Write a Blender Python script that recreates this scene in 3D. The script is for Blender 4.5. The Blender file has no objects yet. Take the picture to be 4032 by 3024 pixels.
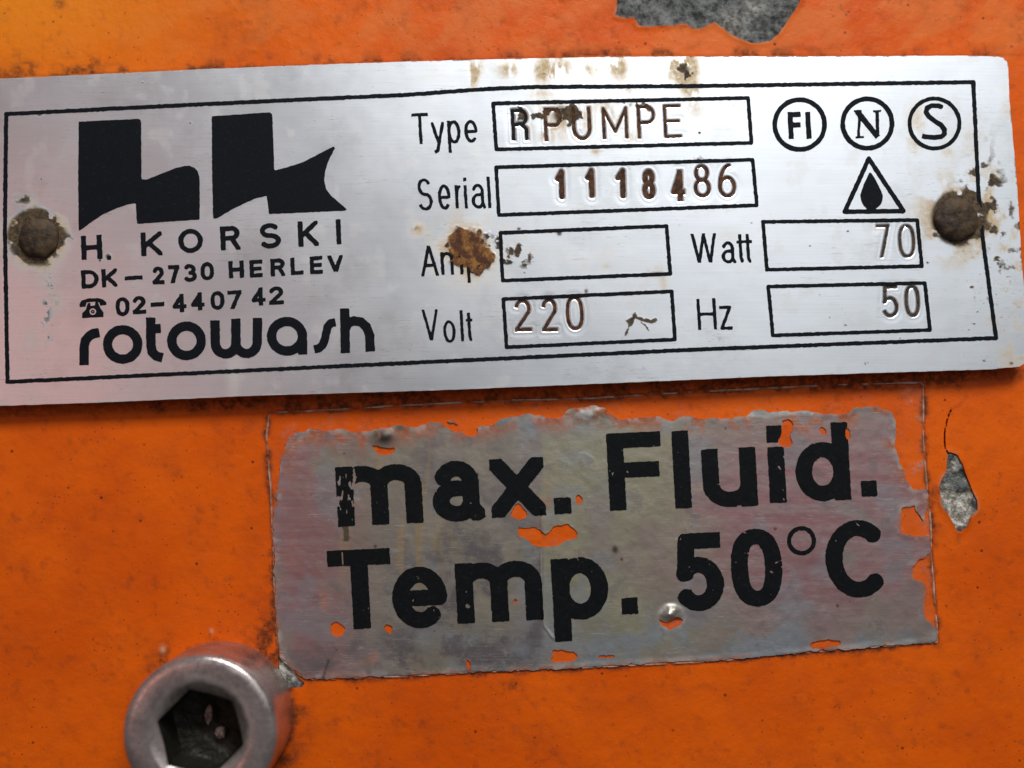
import bpy, math, random
import numpy as np
from mathutils import Vector, Euler
# ------------------------------------------------------------------ scene, camera, light
# 1 unit = 1 cm.  The camera looks down on a machine panel lying in the XY plane.
S = bpy.context.scene
S.unit_settings.scale_length = 0.01
COL = S.collection
W, H = 4032.0, 3024.0
FPX = 4550.0
DIST = 8.6
TILT = math.radians(3.0)
cam_d = bpy.data.cameras.new('camera'); cam = bpy.data.objects.new('camera', cam_d); COL.objects.link(cam)
cam.location = (0, -DIST*math.sin(TILT), DIST*math.cos(TILT))
cam.rotation_euler = (TILT, 0, 0)
cam_d.sensor_width = 36; cam_d.lens = 36*FPX/W
cam_d.clip_start = 0.05; cam_d.clip_end = 500
cam_d.dof.use_dof = True; cam_d.dof.focus_distance = DIST-0.10; cam_d.dof.aperture_fstop = 0.12
S.camera = cam
CL = np.array(cam.location); CR = np.array(Euler(cam.rotation_euler).to_matrix())

w = bpy.data.worlds.new('World'); S.world = w; w.use_nodes = True
w.node_tree.nodes['Background'].inputs[0].default_value = (0.74, 0.77, 0.82, 1)
w.node_tree.nodes['Background'].inputs[1].default_value = 0.11

def area(name, loc, target, size, size_y, power, col):
    d = bpy.data.lights.new(name, 'AREA'); d.shape = 'RECTANGLE'; d.size = size; d.size_y = size_y
    d.energy = power; d.color = col
    o = bpy.data.objects.new(name, d); COL.objects.link(o); o.location = loc
    o.rotation_euler = (Vector(target)-Vector(loc)).to_track_quat('-Z', 'Y').to_euler()
    return o
area('window_light', (4, 21, 19), (0.4, 0, 0), 14, 8, 7300, (0.93, 0.97, 1.0))
area('overhead_fill', (6.8, 8.2, 22), (1.0, 1, 0), 17, 13.5, 680, (0.90, 0.95, 1.0))  # added unseen panel overhead, brightens the plate's reflection
area('warm_fill', (-14, 0, 19), (-3, 0, 0), 10, 8, 270, (1.0, 0.44, 0.37))  # added unseen pink lamp, tints the reflection at the plate's lower left
S.view_settings.view_transform = 'Standard'; S.view_settings.look = 'None'
S.view_settings.exposure = 0; S.view_settings.gamma = 1
S.render.engine = 'CYCLES'

# ------------------------------------------------------------------ helpers: photo pixels -> points on the real surfaces
def unproj(px, py, z):
    px = np.asarray(px, float); py = np.asarray(py, float); z = np.asarray(z, float)+0*px
    d = np.stack([(px-W/2)/FPX, -(py-H/2)/FPX, -np.ones_like(px)], -1) @ CR.T
    t = (z-CL[2])/d[..., 2]
    return CL + d*t[..., None]
def mkc(ox, oy, s): return lambda X, Y: (ox+X*s, oy+Y*s)
c1 = mkc(0, 200, .7233); c2 = mkc(0, 900, .7233); c3 = mkc(1500, 200, .5877); c4 = mkc(1500, 750, .5877)
c5 = mkc(2700, 200, .6022); c6 = mkc(2700, 750, .6022)
cA = mkc(1000, 1450, .678); cB = mkc(2300, 1450, .7233); cC = mkc(1000, 2000, .678); cD = mkc(2300, 2000, .7233)
cE = mkc(2300, 0, .452); cF = mkc(400, 2424, .4069)
def pts(c, L): return [c(*p) for p in L]

def hsh(ix, iy, seed):
    n = (ix.astype(np.int64)*374761393 + iy.astype(np.int64)*668265263 + seed*1274126177) & 0xffffffff
    n = ((n ^ (n >> 13))*1274126177) & 0xffffffff
    return ((n ^ (n >> 16)) & 0xffff)/65535.0
def vnoise(x, y, seed=0):
    xi = np.floor(x); yi = np.floor(y); fx = x-xi; fy = y-yi
    fx = fx*fx*(3-2*fx); fy = fy*fy*(3-2*fy)
    a = hsh(xi, yi, seed); b = hsh(xi+1, yi, seed); c = hsh(xi, yi+1, seed); d = hsh(xi+1, yi+1, seed)
    return (a*(1-fx)+b*fx)*(1-fy)+(c*(1-fx)+d*fx)*fy
def fbm(x, y, sc, seed=0, oc=4):
    r = 0; a = .5; t = 0; x = x/sc; y = y/sc
    for o in range(oc):
        r = r+a*vnoise(x, y, seed+o*17); t += a; a *= .5; x = x*2.03+7.1; y = y*2.03+3.7
    return r/t
def ss(a, b, x):
    t = np.clip((x-a)/(b-a), 0, 1); return t*t*(3-2*t)

def sd_poly(P, X, Y):
    P = np.array(P, float); n = len(P)
    d = np.full(X.shape, 1e18); s = np.zeros(X.shape, bool)
    for i in range(n):
        ax, ay = P[i]; bx, by = P[(i+1) % n]
        ex, ey = bx-ax, by-ay; L = ex*ex+ey*ey+1e-9
        t = np.clip(((X-ax)*ex+(Y-ay)*ey)/L, 0, 1)
        d = np.minimum(d, (X-ax-t*ex)**2+(Y-ay-t*ey)**2)
        c = ((ay > Y) != (by > Y))
        with np.errstate(divide='ignore', invalid='ignore'):
            xi = ax+(Y-ay)/(by-ay if abs(by-ay) > 1e-9 else 1e-9)*ex
        s ^= c & (X < xi)
    d = np.sqrt(d)
    return np.where(s, -d, d)
def smooth(P, it=2):
    for _ in range(it):
        Q = []
        for i in range(len(P)):
            a = P[i]; b = P[(i+1) % len(P)]
            Q += [(a[0]*.75+b[0]*.25, a[1]*.75+b[1]*.25), (a[0]*.25+b[0]*.75, a[1]*.25+b[1]*.75)]
        P = Q
    return P
def sd_line(P, X, Y, r, ext=(0, 0), k=0.0, closed=False):
    """stroke of half width r along P, flat ends pushed out by ext*r (negative ext: round end)"""
    P = [np.array(p, float) for p in P]
    if not closed:
        for e, i, j in ((0, 0, 1), (1, -1, -2)):
            if ext[e] > 0:
                v = P[i]-P[j]; P[i] = P[i]+v/(np.hypot(*v)+1e-9)*r*ext[e]
    else: P = P+[P[0]]
    d = np.full(X.shape, 1e9); n = len(P)-1
    for i in range(n):
        a, b = P[i], P[i+1]; e = b-a; L = np.hypot(*e)
        if L < 1e-6: continue
        u = e/L; al = (X-a[0])*u[0]+(Y-a[1])*u[1]
        t = np.clip(al, 0, L)
        rr = r*(1-k*abs(u[0]))
        q = np.hypot(X-a[0]-t*u[0], Y-a[1]-t*u[1])-rr
        if not closed:
            if i == 0 and ext[0] >= 0: q = np.maximum(q, -al)
            if i == n-1 and ext[1] >= 0: q = np.maximum(q, al-L)
        d = np.minimum(d, q)
    return d
def A(cx, cy, rx, ry, a0, a1, n=20, p=2.0):
    o = []
    for i in range(n+1):
        a = math.radians(a0+(a1-a0)*i/n); c, s = math.cos(a), math.sin(a)
        o.append((cx+rx*math.copysign(abs(c)**(2/p), c), cy+ry*math.copysign(abs(s)**(2/p), s)))
    return o
E1 = (1, 1)
G = {  # glyph: list of (points, ext) or ('box',)
 'H': [([(0, 0), (0, 1)], E1), ([(1, 0), (1, 1)], E1), ([(0, .5), (1, .5)], (0, 0))],
 'I': [([(.5, 0), (.5, 1)], E1)], 'l': [([(.5, 0), (.5, 1)], E1)],
 'K': [([(0, 0), (0, 1)], E1), ([(1, 1), (0, .36)], (2, -1)), ([(.32, .56), (1, 0)], (-1, 2))],
 'E': [([(0, 0), (0, 1)], E1), ([(0, 0), (1, 0)], (0, 1)), ([(0, .5), (.9, .5)], (0, 1)), ([(0, 1), (1, 1)], (0, 1))],
 'F': [([(0, 0), (0, 1)], E1), ([(0, .52), (.93, .52)], (0, 1)), ([(0, 1), (1, 1)], (0, 1))],
 'L': [([(0, 0), (0, 1)], E1), ([(0, 0), (1, 0)], (0, 1))],
 'T': [([(.5, 0), (.5, 1)], E1), ([(0, 1), (1, 1)], E1)],
 'V': [([(0, 1), (.5, 0)], (2, 0)), ([(1, 1), (.5, 0)], (2, 0))],
 'O': [(A(.5, .5, .5, .5, 0, 360, 40), 'c')],
 '0': [(A(.5, .5, .5, .5, 0, 360, 40, 2.4), 'c')],
 'D': [([(0, 0), (0, 1)], E1), ([(0, 1), (.4, 1)]+A(.42, .5, .58, .5, 90, -90)+[(0, 0)], (-1, -1))],
 'R': [([(0, 0), (0, 1)], E1), ([(0, 1), (.6, 1)]+A(.62, .75, .36, .25, 90, -90)+[(0, .5)], (-1, -1)), ([(.62, .48), (.98, .0)], (-1, 2))],
 'r0': [([(0, 0), (0, .98)], E1), ([(0, 1), (.5, 1)]+A(.6, .76, .4, .24, 90, -90)+[(0, .5)], (-1, -1)), ([(.6, .5), (1, .34), (1, 0)], (-1, 1))],
 'P': [([(0, 0), (0, 1)], E1), ([(0, 1), (.6, 1)]+A(.6, .74, .4, .26, 90, -90)+[(0, .48)], (-1, -1))],
 'S': [(A(.48, .755, .44, .245, 25, 262)+A(.5, .255, .5, .255, 82, -158), (0, 0))],
 '2': [(A(.5, .72, .47, .28, 170, -25)+[(.03, .03)], (0, -1)), ([(0, 0), (1, 0)], E1)],
 '3': [(A(.45, .755, .42, .245, 155, -80, 20)+[(.35, .52)], (0, 0)), (A(.47, .26, .5, .26, 85, -155), (0, 0))],
 '4': [([(.74, 0), (.74, 1)], E1), ([(.74, 1), (0, .26), (1, .26)], (-1, 1))],
 '7': [([(0, 1), (1, 1)], E1), ([(1, 1), (.3, 0)], (-1, 2))],
 '5': [([(.93, 1), (.14, 1), (.08, .5)], (1, -1)), (A(.46, .31, .52, .31, 145, -155), (-1, 0))],
 '6': [(A(.5, .3, .5, .3, 0, 360, 30), 'c'), (A(.75, .3, .75, .7, 180, 95), (-1, -1))],
 '8': [(A(.5, .76, .42, .24, 0, 360, 30), 'c'), (A(.5, .27, .5, .27, 0, 360, 30), 'c')],
 '1': [([(.75, 0), (.75, 1)], (-1, -1)), ([(.75, 1), (0, .72)], (-1, -1))],
 'U': [([(0, 1), (0, .35)]+A(.5, .35, .5, .35, 180, 360)+[(1, 1)], (1, 1))],
 'M': [([(0, 0), (0, 1), (.5, .2), (1, 1), (1, 0)], (1, 1))],
 'N': [([(.1, 0), (.1, 1)], E1), ([(.9, 0), (.9, 1)], E1)],
 'C': [(A(.52, .5, .52, .5, 42, 318, 36), (0, 0))],
 'W': [([(0, 1), (.25, 0)], (2, 0)), ([(.5, 1), (.25, 0)], (2, 0)), ([(.5, 1), (.75, 0)], (0, 0)), ([(1, 1), (.75, 0)], (2, 0))],
 'Aa': [([(0, 0), (.5, 1)], (2, 0)), ([(1, 0), (.5, 1)], (2, 0)), ([(.2, .32), (.8, .32)], (0, 0))],
 'a': [(A(.46, .7, .4, .3, 165, 0)+[(.86, .15), (1.0, .0)], (0, 1)), ([(.86, .56), (.5, .56)]+A(.44, .28, .44, .28, 95, 265)+A(.5, .3, .36, .3, 270, 345), (-1, -1))],
 'e': [(A(.5, .5, .5, .5, 0, 318, 36), (-1, 0)), ([(0.04, .49), (1, .49)], (0, 0))],
 'm': [([(0, 0), (0, 1)], E1), (A(.25, .7, .25, .3, 180, 0)+[(.5, 0)], (-1, 1)), (A(.75, .7, .25, .3, 180, 0)+[(1, 0)], (-1, 1))],
 'r': [([(0, 0), (0, 1)], E1), (A(.95, .5, .95, .5, 180, 95), (-1, 0))],
 'p': [([(0, 0), (0, .98)], E1), (A(.5, .655, .5, .345, 0, 360, 36), 'c')],
 'd': [([(1, 0), (1, 1)], E1), (A(.5, .35, .5, .35, 0, 360, 36), 'c')],
 'u': [([(0, 1), (0, .35)]+A(.5, .35, .5, .35, 180, 360), (1, -1)), ([(1, 0), (1, 1)], E1)],
 'i': [([(.5, 0), (.5, .78)], (1, 0)), ([(.5, .985), (.5, 1)], E1)],
 't': [([(.45, 1), (.45, .15), (.7, .0), (1, 0)], (1, 0)), ([(0, .76), (1, .76)], E1)],
 'y': [([(0, 1), (.52, .33)], (2, 0)), ([(1, 1), (.4, .06), (0.1, 0)], (2, 0))],
 'x': [([(0, 1), (1, 0)], (2, 2)), ([(1, 1), (0, 0)], (2, 2))],
 'z': [([(0, 1), (1, 1), (0, 0), (1, 0)], (1, 1))],
 'o': [(A(.5, .5, .5, .5, 0, 360, 40), 'c')],
 '.': 'box', '-': 'box',
}
def glyph_sdf(ch, x0, x1, y0, y1, sw, X, Y, slope, lean, k, rot=0.0):
    g = G[ch]
    cx, cy = (x0+x1)/2, (y0+y1)/2
    h = max((y1-y0)-abs(slope)*(x1-x0), 4); wd = max((x1-x0)-.45*abs(lean)*h, 2)
    det = 1+slope*lean
    dx, dy = X-cx, Y-cy
    u = (dx-lean*dy)/det; v = -(dy-slope*dx)/det      # local: right, up
    if rot:
        c, s = math.cos(rot), math.sin(rot); u, v = u*c+v*s, -u*s+v*c
    if g == 'box': return np.maximum(abs(u)-wd/2, abs(v)-h/2)
    r = sw/2; d = np.full(X.shape, 1e9)
    iw = max(wd-2*r, 0); ih = h-2*r*(1-k)
    for P, ext in g:
        Q = [((p[0]-.5)*iw, (p[1]-.5)*ih) for p in P]
        if ext == 'c': d = np.minimum(d, sd_line(Q, u, v, r, (0, 0), k, True))
        else: d = np.minimum(d, sd_line(Q, u, v, r, ext, k))
    return np.maximum(d, np.maximum(abs(u)-wd/2, abs(v)-h/2)) if wd > sw*.9 else np.maximum(d, abs(v)-h/2)

# ------------------------------------------------------------------ marching squares: a filled region becomes a mesh with thickness
def region_mesh(name, xs, ys, F, zf, thick, mat, parent=None, attrs=None, smooth_sh=True):
    xs = np.asarray(xs, float); ys = np.asarray(ys, float)
    F = F.copy(); F[0, :] = np.maximum(F[0, :], 1e-3); F[-1, :] = np.maximum(F[-1, :], 1e-3)
    F[:, 0] = np.maximum(F[:, 0], 1e-3); F[:, -1] = np.maximum(F[:, -1], 1e-3)
    ins = F < 0; ny, nx = F.shape
    gid = -np.ones(F.shape, int); n0 = ins.sum(); gid[ins] = np.arange(n0)
    XX, YY = np.meshgrid(xs, ys); vx = [XX[ins]]; vy = [YY[ins]]
    he = -np.ones((ny, nx-1), int); m = ins[:, :-1] != ins[:, 1:]; n1 = m.sum(); he[m] = n0+np.arange(n1)
    a, b = F[:, :-1][m], F[:, 1:][m]; t = np.clip(a/(a-b), .02, .98)
    vx.append(XX[:, :-1][m]*(1-t)+XX[:, 1:][m]*t); vy.append(YY[:, :-1][m])
    ve = -np.ones((ny-1, nx), int); m = ins[:-1] != ins[1:]; n2 = m.sum(); ve[m] = n0+n1+np.arange(n2)
    a, b = F[:-1][m], F[1:][m]; t = np.clip(a/(a-b), .02, .98)
    vx.append(XX[:-1][m]); vy.append(YY[:-1][m]*(1-t)+YY[1:][m]*t)
    vx = np.concatenate(vx); vy = np.concatenate(vy)
    I4 = ins[:-1, :-1].astype(int)+ins[:-1, 1:]+ins[1:, 1:]+ins[1:, :-1]
    jj, ii = np.nonzero(I4 == 4)
    quads = np.stack([gid[jj, ii], gid[jj+1, ii], gid[jj+1, ii+1], gid[jj, ii+1]], 1)
    faces = []; bnd = []
    jj, ii = np.nonzero((I4 > 0) & (I4 < 4))
    G0 = gid[jj, ii].tolist(); G1 = gid[jj, ii+1].tolist(); G2 = gid[jj+1, ii+1].tolist(); G3 = gid[jj+1, ii].tolist()
    Ea = he[jj, ii].tolist(); Eb = ve[jj, ii+1].tolist(); Ec = he[jj+1, ii].tolist(); Ed = ve[jj, ii].tolist()
    for g0, g1, g2, g3, ea, eb, ec, ed in zip(G0, G1, G2, G3, Ea, Eb, Ec, Ed):
        f = [v for v in (g0, ea, g1, eb, g2, ec, g3, ed) if v >= 0]
        f.reverse(); faces.append(f)
        for q in range(len(f)):
            p, r_ = f[q-1], f[q]
            if p >= n0 and r_ >= n0: bnd.append((p, r_))
    if len(vx) == 0: return None
    z = zf(vx, vy)
    top = unproj(vx, vy, z); nv = len(vx)
    V = [top]; fl = []
    if thick > 0 and bnd:
        used = sorted({i for e in bnd for i in e}); mp = {v: k for k, v in enumerate(used)}; nu = len(used)
        ring = top[used]; low = ring.copy(); low[:, 2] -= thick
        V += [ring, low]
        for p, r_ in bnd:
            fl.append((nv+mp[r_], nv+mp[p], nv+nu+mp[p], nv+nu+mp[r_]))
        vx = np.concatenate([vx, vx[used], vx[used]]); vy = np.concatenate([vy, vy[used], vy[used]])
    V = np.concatenate(V)
    me = bpy.data.meshes.new(name)
    # fast build
    loops = [quads.ravel()]; sizes = [np.full(len(quads), 4)]
    allf = faces+fl
    if allf:
        loops.append(np.array([v for f in allf for v in f])); sizes.append(np.array([len(f) for f in allf]))
    loops = np.concatenate(loops).astype(np.int32); sizes = np.concatenate(sizes).astype(np.int32)
    me.vertices.add(len(V)); me.vertices.foreach_set('co', V.astype(np.float32).ravel())
    me.loops.add(len(loops)); me.loops.foreach_set('vertex_index', loops)
    me.polygons.add(len(sizes)); st = np.concatenate([[0], np.cumsum(sizes)[:-1]]).astype(np.int32)
    me.polygons.foreach_set('loop_start', st)
    sm = np.ones(len(sizes), bool) if smooth_sh else np.zeros(len(sizes), bool)
    if fl: sm[-len(fl):] = False
    me.polygons.foreach_set('use_smooth', sm)
    if attrs:
        for an, fn in attrs.items():
            at = me.attributes.new(an, 'FLOAT', 'POINT')
            at.data.foreach_set('value', (np.asarray(fn(vx, vy), float)+0*vx).astype(np.float32))
    me.update(calc_edges=True); me.validate()
    me.materials.append(mat)
    o = bpy.data.objects.new(name, me); COL.objects.link(o)
    if parent: o.parent = parent
    return o
def gridfor(x0, x1, y0, y1, step):
    xs = np.arange(x0-3*step, x1+4*step, step); ys = np.arange(y0-3*step, y1+4*step, step)
    X, Y = np.meshgrid(xs, ys); return xs, ys, X, Y
def thing(name, label, cat, px, py, z, group=None, kind=None):
    o = bpy.data.objects.new(name, None); COL.objects.link(o); o.empty_display_size = .2
    o['label'] = label
    if cat: o['category'] = cat
    if group: o['group'] = group
    if kind: o['kind'] = kind
    return o

# ------------------------------------------------------------------ materials
class NT:
    def __init__(s, name):
        s.m = bpy.data.materials.new(name); s.m.use_nodes = True; s.t = s.m.node_tree; s.n = s.t.nodes
        s.p = s.n['Principled BSDF']; s.tc = s.n.new('ShaderNodeTexCoord').outputs['Object']
    def link(s, a, b): s.t.links.new(a, b)
    def attr(s, nm):
        n = s.n.new('ShaderNodeAttribute'); n.attribute_name = nm; return n.outputs['Fac']
    def noise(s, scale, detail=4, rough=.55, vec=None, stretch=None, rot=0, dist=0):
        n = s.n.new('ShaderNodeTexNoise'); n.inputs['Scale'].default_value = scale
        n.inputs['Detail'].default_value = detail; n.inputs['Roughness'].default_value = rough
        n.inputs['Distortion'].default_value = dist
        v = s.tc
        if stretch:
            mp = s.n.new('ShaderNodeMapping'); mp.inputs['Scale'].default_value = stretch
            mp.inputs['Rotation'].default_value = (0, 0, rot); s.link(v, mp.inputs[0]); v = mp.outputs[0]
        s.link(v, n.inputs['Vector']); return n.outputs['Fac']
    def vor(s, scale, out='Distance'):
        n = s.n.new('ShaderNodeTexVoronoi'); n.inputs['Scale'].default_value = scale
        s.link(s.tc, n.inputs['Vector']); return n.outputs[out]
    def val(s, x, sock):
        if isinstance(x, (int, float)): sock.default_value = x
        elif isinstance(x, tuple): sock.default_value = tuple(x)+(1,) if len(x) == 3 else x
        else: s.link(x, sock)
    def math(s, op, a, b=0.0, c=None):
        n = s.n.new('ShaderNodeMath'); n.operation = op; s.val(a, n.inputs[0]); s.val(b, n.inputs[1])
        if c is not None: s.val(c, n.inputs[2])
        return n.outputs[0]
    def ramp(s, x, a, b, lo=0.0, hi=1.0):
        n = s.n.new('ShaderNodeMapRange'); n.interpolation_type = 'SMOOTHSTEP'
        s.val(x, n.inputs['Value']); n.inputs['From Min'].default_value = a; n.inputs['From Max'].default_value = b
        n.inputs['To Min'].default_value = lo; n.inputs['To Max'].default_value = hi
        return n.outputs['Result']
    def mix(s, f, a, b):
        n = s.n.new('ShaderNodeMix'); n.data_type = 'RGBA'
        s.val(f, n.inputs['Factor']); s.val(a, n.inputs['A'] if False else n.inputs[6]); s.val(b, n.inputs[7]); return n.outputs[2]
    def mixf(s, f, a, b):
        n = s.n.new('ShaderNodeMix'); n.data_type = 'FLOAT'
        s.val(f, n.inputs[0]); s.val(a, n.inputs[2]); s.val(b, n.inputs[3]); return n.outputs[0]
    def bump(s, h, dist, strength=1.0, prev=None):
        n = s.n.new('ShaderNodeBump'); n.inputs['Distance'].default_value = dist; n.inputs['Strength'].default_value = strength
        s.link(h, n.inputs['Height'])
        if prev is not None: s.link(prev, n.inputs['Normal'])
        return n.outputs[0]
    def out(s, col=None, rough=None, metal=None, normal=None, spec=None, coat=None):
        if col is not None: s.val(col, s.p.inputs['Base Color'])
        if rough is not None: s.val(rough, s.p.inputs['Roughness'])
        if metal is not None: s.val(metal, s.p.inputs['Metallic'])
        if normal is not None: s.link(normal, s.p.inputs['Normal'])
        if spec is not None: s.val(spec, s.p.inputs['Specular IOR Level'])
        if coat is not None: s.val(coat, s.p.inputs['Coat Weight']); s.p.inputs['Coat Roughness'].default_value = .25
        return s.m

def m_paint():
    t = NT('orange_paint')
    big = t.noise(.9, 3); mid = t.noise(4.5, 5, .6); fine = t.noise(38, 4, .6)
    c = t.mix(t.ramp(big, .3, .7), (.68, .088, .0012), (.80, .121, .002))
    c = t.mix(t.ramp(mid, .42, .72, 0, .35), c, (.47, .062, .004))
    c = t.mix(t.math('MULTIPLY', t.attr('blotch'), .6), c, (.72, .17, .030))
    c = t.mix(t.attr('corner_yellow'), c, (.86, .26, .012))  # yellower orange towards the top left corner
    c = t.mix(t.ramp(fine, .60, .80, 0, .35), c, (.30, .045, .008))
    sp = t.vor(6.5); c = t.mix(t.math('MULTIPLY', t.ramp(sp, .10, .05, 0, .8), t.ramp(t.noise(2.2, 2), .42, .55)), c, (.07, .02, .008))
    sp2 = t.vor(17.0); c = t.mix(t.math('MULTIPLY', t.ramp(sp2, .15, .07, 0, .7), t.ramp(t.noise(1.4, 2), .40, .6)), c, (.16, .03, .01))
    d = t.math('MULTIPLY', t.attr('dirt'), t.ramp(t.noise(22, 5, .7), .28, .62, .25, 1))  # dirt, plus the plate's shadow painted along its bottom edge
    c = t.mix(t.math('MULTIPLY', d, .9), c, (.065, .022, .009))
    c = t.mix(t.attr('pale'), c, (.62, .30, .16))
    h = t.math('ADD', t.math('MULTIPLY', t.noise(14, 3), 1.0), t.math('MULTIPLY', t.noise(70, 3), .25))
    n = t.bump(h, .010, .55)
    return t.out(c, t.mixf(d, t.ramp(mid, .3, .7, .36, .52), .8), 0.0, n, .17)
def m_plate():
    t = NT('brushed_aluminium')
    br = t.noise(1, 5, .65, stretch=(1.4, 150, 1), rot=.045)
    br2 = t.noise(1, 4, .6, stretch=(5, 420, 1), rot=.045)
    cl = t.noise(1.3, 3)
    c = t.mix(t.ramp(br, .3, .7), (.82, .83, .845), (.88, .885, .895))
    c = t.mix(t.ramp(t.noise(60, 3), .62, .78, 0, .25), c, (.45, .44, .43))
    for rot, sd_, cl_ in ((.5, 1.6, (.42, .42, .43)), (-.4, 1.1, (.95, .95, .95)), (-.9, 2.0, (.40, .39, .38))):
        k = t.noise(1, 2, .5, stretch=(.7*sd_, 20*sd_, 1), rot=rot); l = t.math('ABSOLUTE', t.math('SUBTRACT', k, .5))
        c = t.mix(t.math('MULTIPLY', t.ramp(l, .005, .0015, 0, .6), t.ramp(t.noise(1.3*sd_, 2), .52, .60)), c, cl_)
    c = t.mix(t.ramp(t.noise(2.2, 6, .7), .50, .70, 0, .35), c, (.60, .585, .56))
    st = t.attr('stain'); ru = t.attr('rust'); cr = t.attr('crud')
    tx = t.noise(30, 6, .7); tb = t.noise(11, 4, .65); cr = t.ramp(t.math('ADD', cr, t.math('MULTIPLY', t.math('SUBTRACT', tx, .5), .35)),   .12, 1.0); ru = t.ramp(ru, .08, .75)
    stf = t.math('MULTIPLY', st, t.ramp(tx, .25, .65, .45, 1))
    c = t.mix(t.math('MULTIPLY', stf, .88), c, (.50, .31, .075))
    c = t.mix(ru, c, t.mix(t.ramp(tb, .42, .60), (.075, .020, .005), t.mix(t.ramp(tx, .4, .6), (.16, .055, .010), (.34, .15, .03))))
    c = t.mix(cr, c, t.mix(t.ramp(tx, .35, .65), (.022, .012, .005), (.13, .080, .034)))
    tot = t.math('MINIMUM', t.math('ADD', t.math('ADD', ru, cr), t.math('MULTIPLY', stf, .75)), 1.0)
    metal = t.mixf(tot, .93, 0.0)
    rough = t.mixf(tot, t.ramp(cl, .3, .7, .35, .40), .8)
    h = t.math('ADD', t.math('MULTIPLY', br, .5), t.math('MULTIPLY', br2, .5))
    n = t.bump(h, .0006, .35)
    n = t.bump(t.math('MULTIPLY', t.ramp(t.math('ADD', ru, cr), .35, 1.0), tx), .010, .6, n)
    n = t.bump(cl, .03, .2, n)
    return t.out(c, rough, metal, n)
def m_ink(name='black_ink', col=(.006, .0075, .010), rough=.55):
    t = NT(name)
    c = t.mix(t.ramp(t.noise(45, 4), .55, .8, 0, .5), col, tuple(v*2.6+.01 for v in col))
    return t.out(c, t.ramp(t.noise(20, 3), .3, .7, rough-.08, rough+.12), 0.0, t.bump(t.noise(60, 3), .003, .4), .09)
def m_rustfill():
    t = NT('rust_in_stamping')
    x = t.noise(26, 4, .6)
    c = t.mix(t.ramp(x, .35, .65), (.035, .014, .007), (.13, .055, .022))
    return t.out(c, .8, 0.0, t.bump(t.noise(60, 3), .006, .8), .3)
def m_rivet():
    t = NT('rusty_rivet')
    x = t.noise(9, 5, .65); y = t.noise(40, 4, .6)
    c = t.mix(t.ramp(x, .35, .65), (.022, .012, .006), (.085, .048, .020))
    c = t.mix(t.ramp(y, .58, .75, 0, .5), c, (.15, .10, .05))
    return t.out(c, .72, .1, t.bump(t.math('ADD', x, t.math('MULTIPLY', y, .4)), .02, .7))
def m_foil():
    t = NT('worn_silver_foil')
    a = t.noise(1.1, 3, .5, dist=.6); b = t.noise(4.2, 6, .7, dist=.15); f = t.noise(22, 5, .65); v = t.noise(1, 3, .6, stretch=(7, 1.0, 1)); hs = t.noise(1, 4, .6, stretch=(1.2, 14, 1))
    c = t.mix(t.ramp(a, .35, .65), (.33, .29, .22), (.33, .285, .25))
    c = t.mix(t.attr('pink'), c, t.mix(t.ramp(hs, .35, .65), (.37, .185, .185), (.40, .26, .25)))
    c = t.mix(t.attr('olive'), c, (.37, .335, .225))
    c = t.mix(t.math('MULTIPLY', t.attr('blue'), .8), c, (.30, .325, .35))
    c = t.mix(t.math('MULTIPLY', t.attr('grey'), t.ramp(b, .38, .58)), c, (.17, .145, .145))
    c = t.mix(t.ramp(b, .54, .66, 0, .5), c, (.19, .16, .155))
    c = t.mix(t.math('MULTIPLY', t.ramp(v, .52, .64, 0, .6), t.attr('yellow')), c, (.44, .30, .13))
    c = t.mix(t.ramp(f, .60, .78, 0, .22), c, (.52, .48, .45))
    c = t.mix(t.attr('seep'), c, t.mix(t.ramp(f, .3, .7), (.34, .085, .03), (.40, .17, .10)))
    c = t.mix(t.attr('pale'), c, (.50, .47, .43))
    for rot, sd_ in ((.5, 2.3), (-.35, 1.7), (1.3, 2.9)):
        k = t.noise(1, 2, .5, stretch=(.9*sd_, 26*sd_, 1), rot=rot); l = t.math('ABSOLUTE', t.math('SUBTRACT', k, .5))
        c = t.mix(t.math('MULTIPLY', t.ramp(l, .007, .002, 0, .55), t.ramp(t.noise(1.7*sd_, 2), .5, .6)), c, (.62, .58, .54))
    d = t.attr('dirt'); c = t.mix(d, c, (.05, .038, .024))
    sp = t.vor(3.6); c = t.mix(t.ramp(sp, .06, .035, 0, .75), c, (.16, .05, .03))
    h = t.math('ADD', b, t.math('MULTIPLY', f, .3))
    n = t.bump(h, .012, .3)
    return t.out(c, t.ramp(b, .3, .7, .40, .55), t.mixf(t.math('MINIMUM', t.math('ADD', d, t.attr('seep')), 1.0), .66, .1), n)
def m_bare():
    t = NT('bare_pitted_metal')
    a = t.noise(5, 6, .7); b = t.noise(17, 6, .75); cc = t.noise(14, 3, .6)
    c = t.mix(t.ramp(b, .35, .65), (.022, .026, .024), (.24, .24, .22))
    c = t.mix(t.ramp(a, .52, .66, 0, .8), c, (.33, .325, .31))
    c = t.mix(t.ramp(cc, .66, .74, 0, .7), c, (.30, .17, .10))
    c = t.mix(t.attr('light'), c, t.mix(t.ramp(b, .4, .6), (.26, .22, .16), (.85, .80, .70)))
    return t.out(c, .6, .1, t.bump(t.math('ADD', a, b), .035, 1.0))
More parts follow.
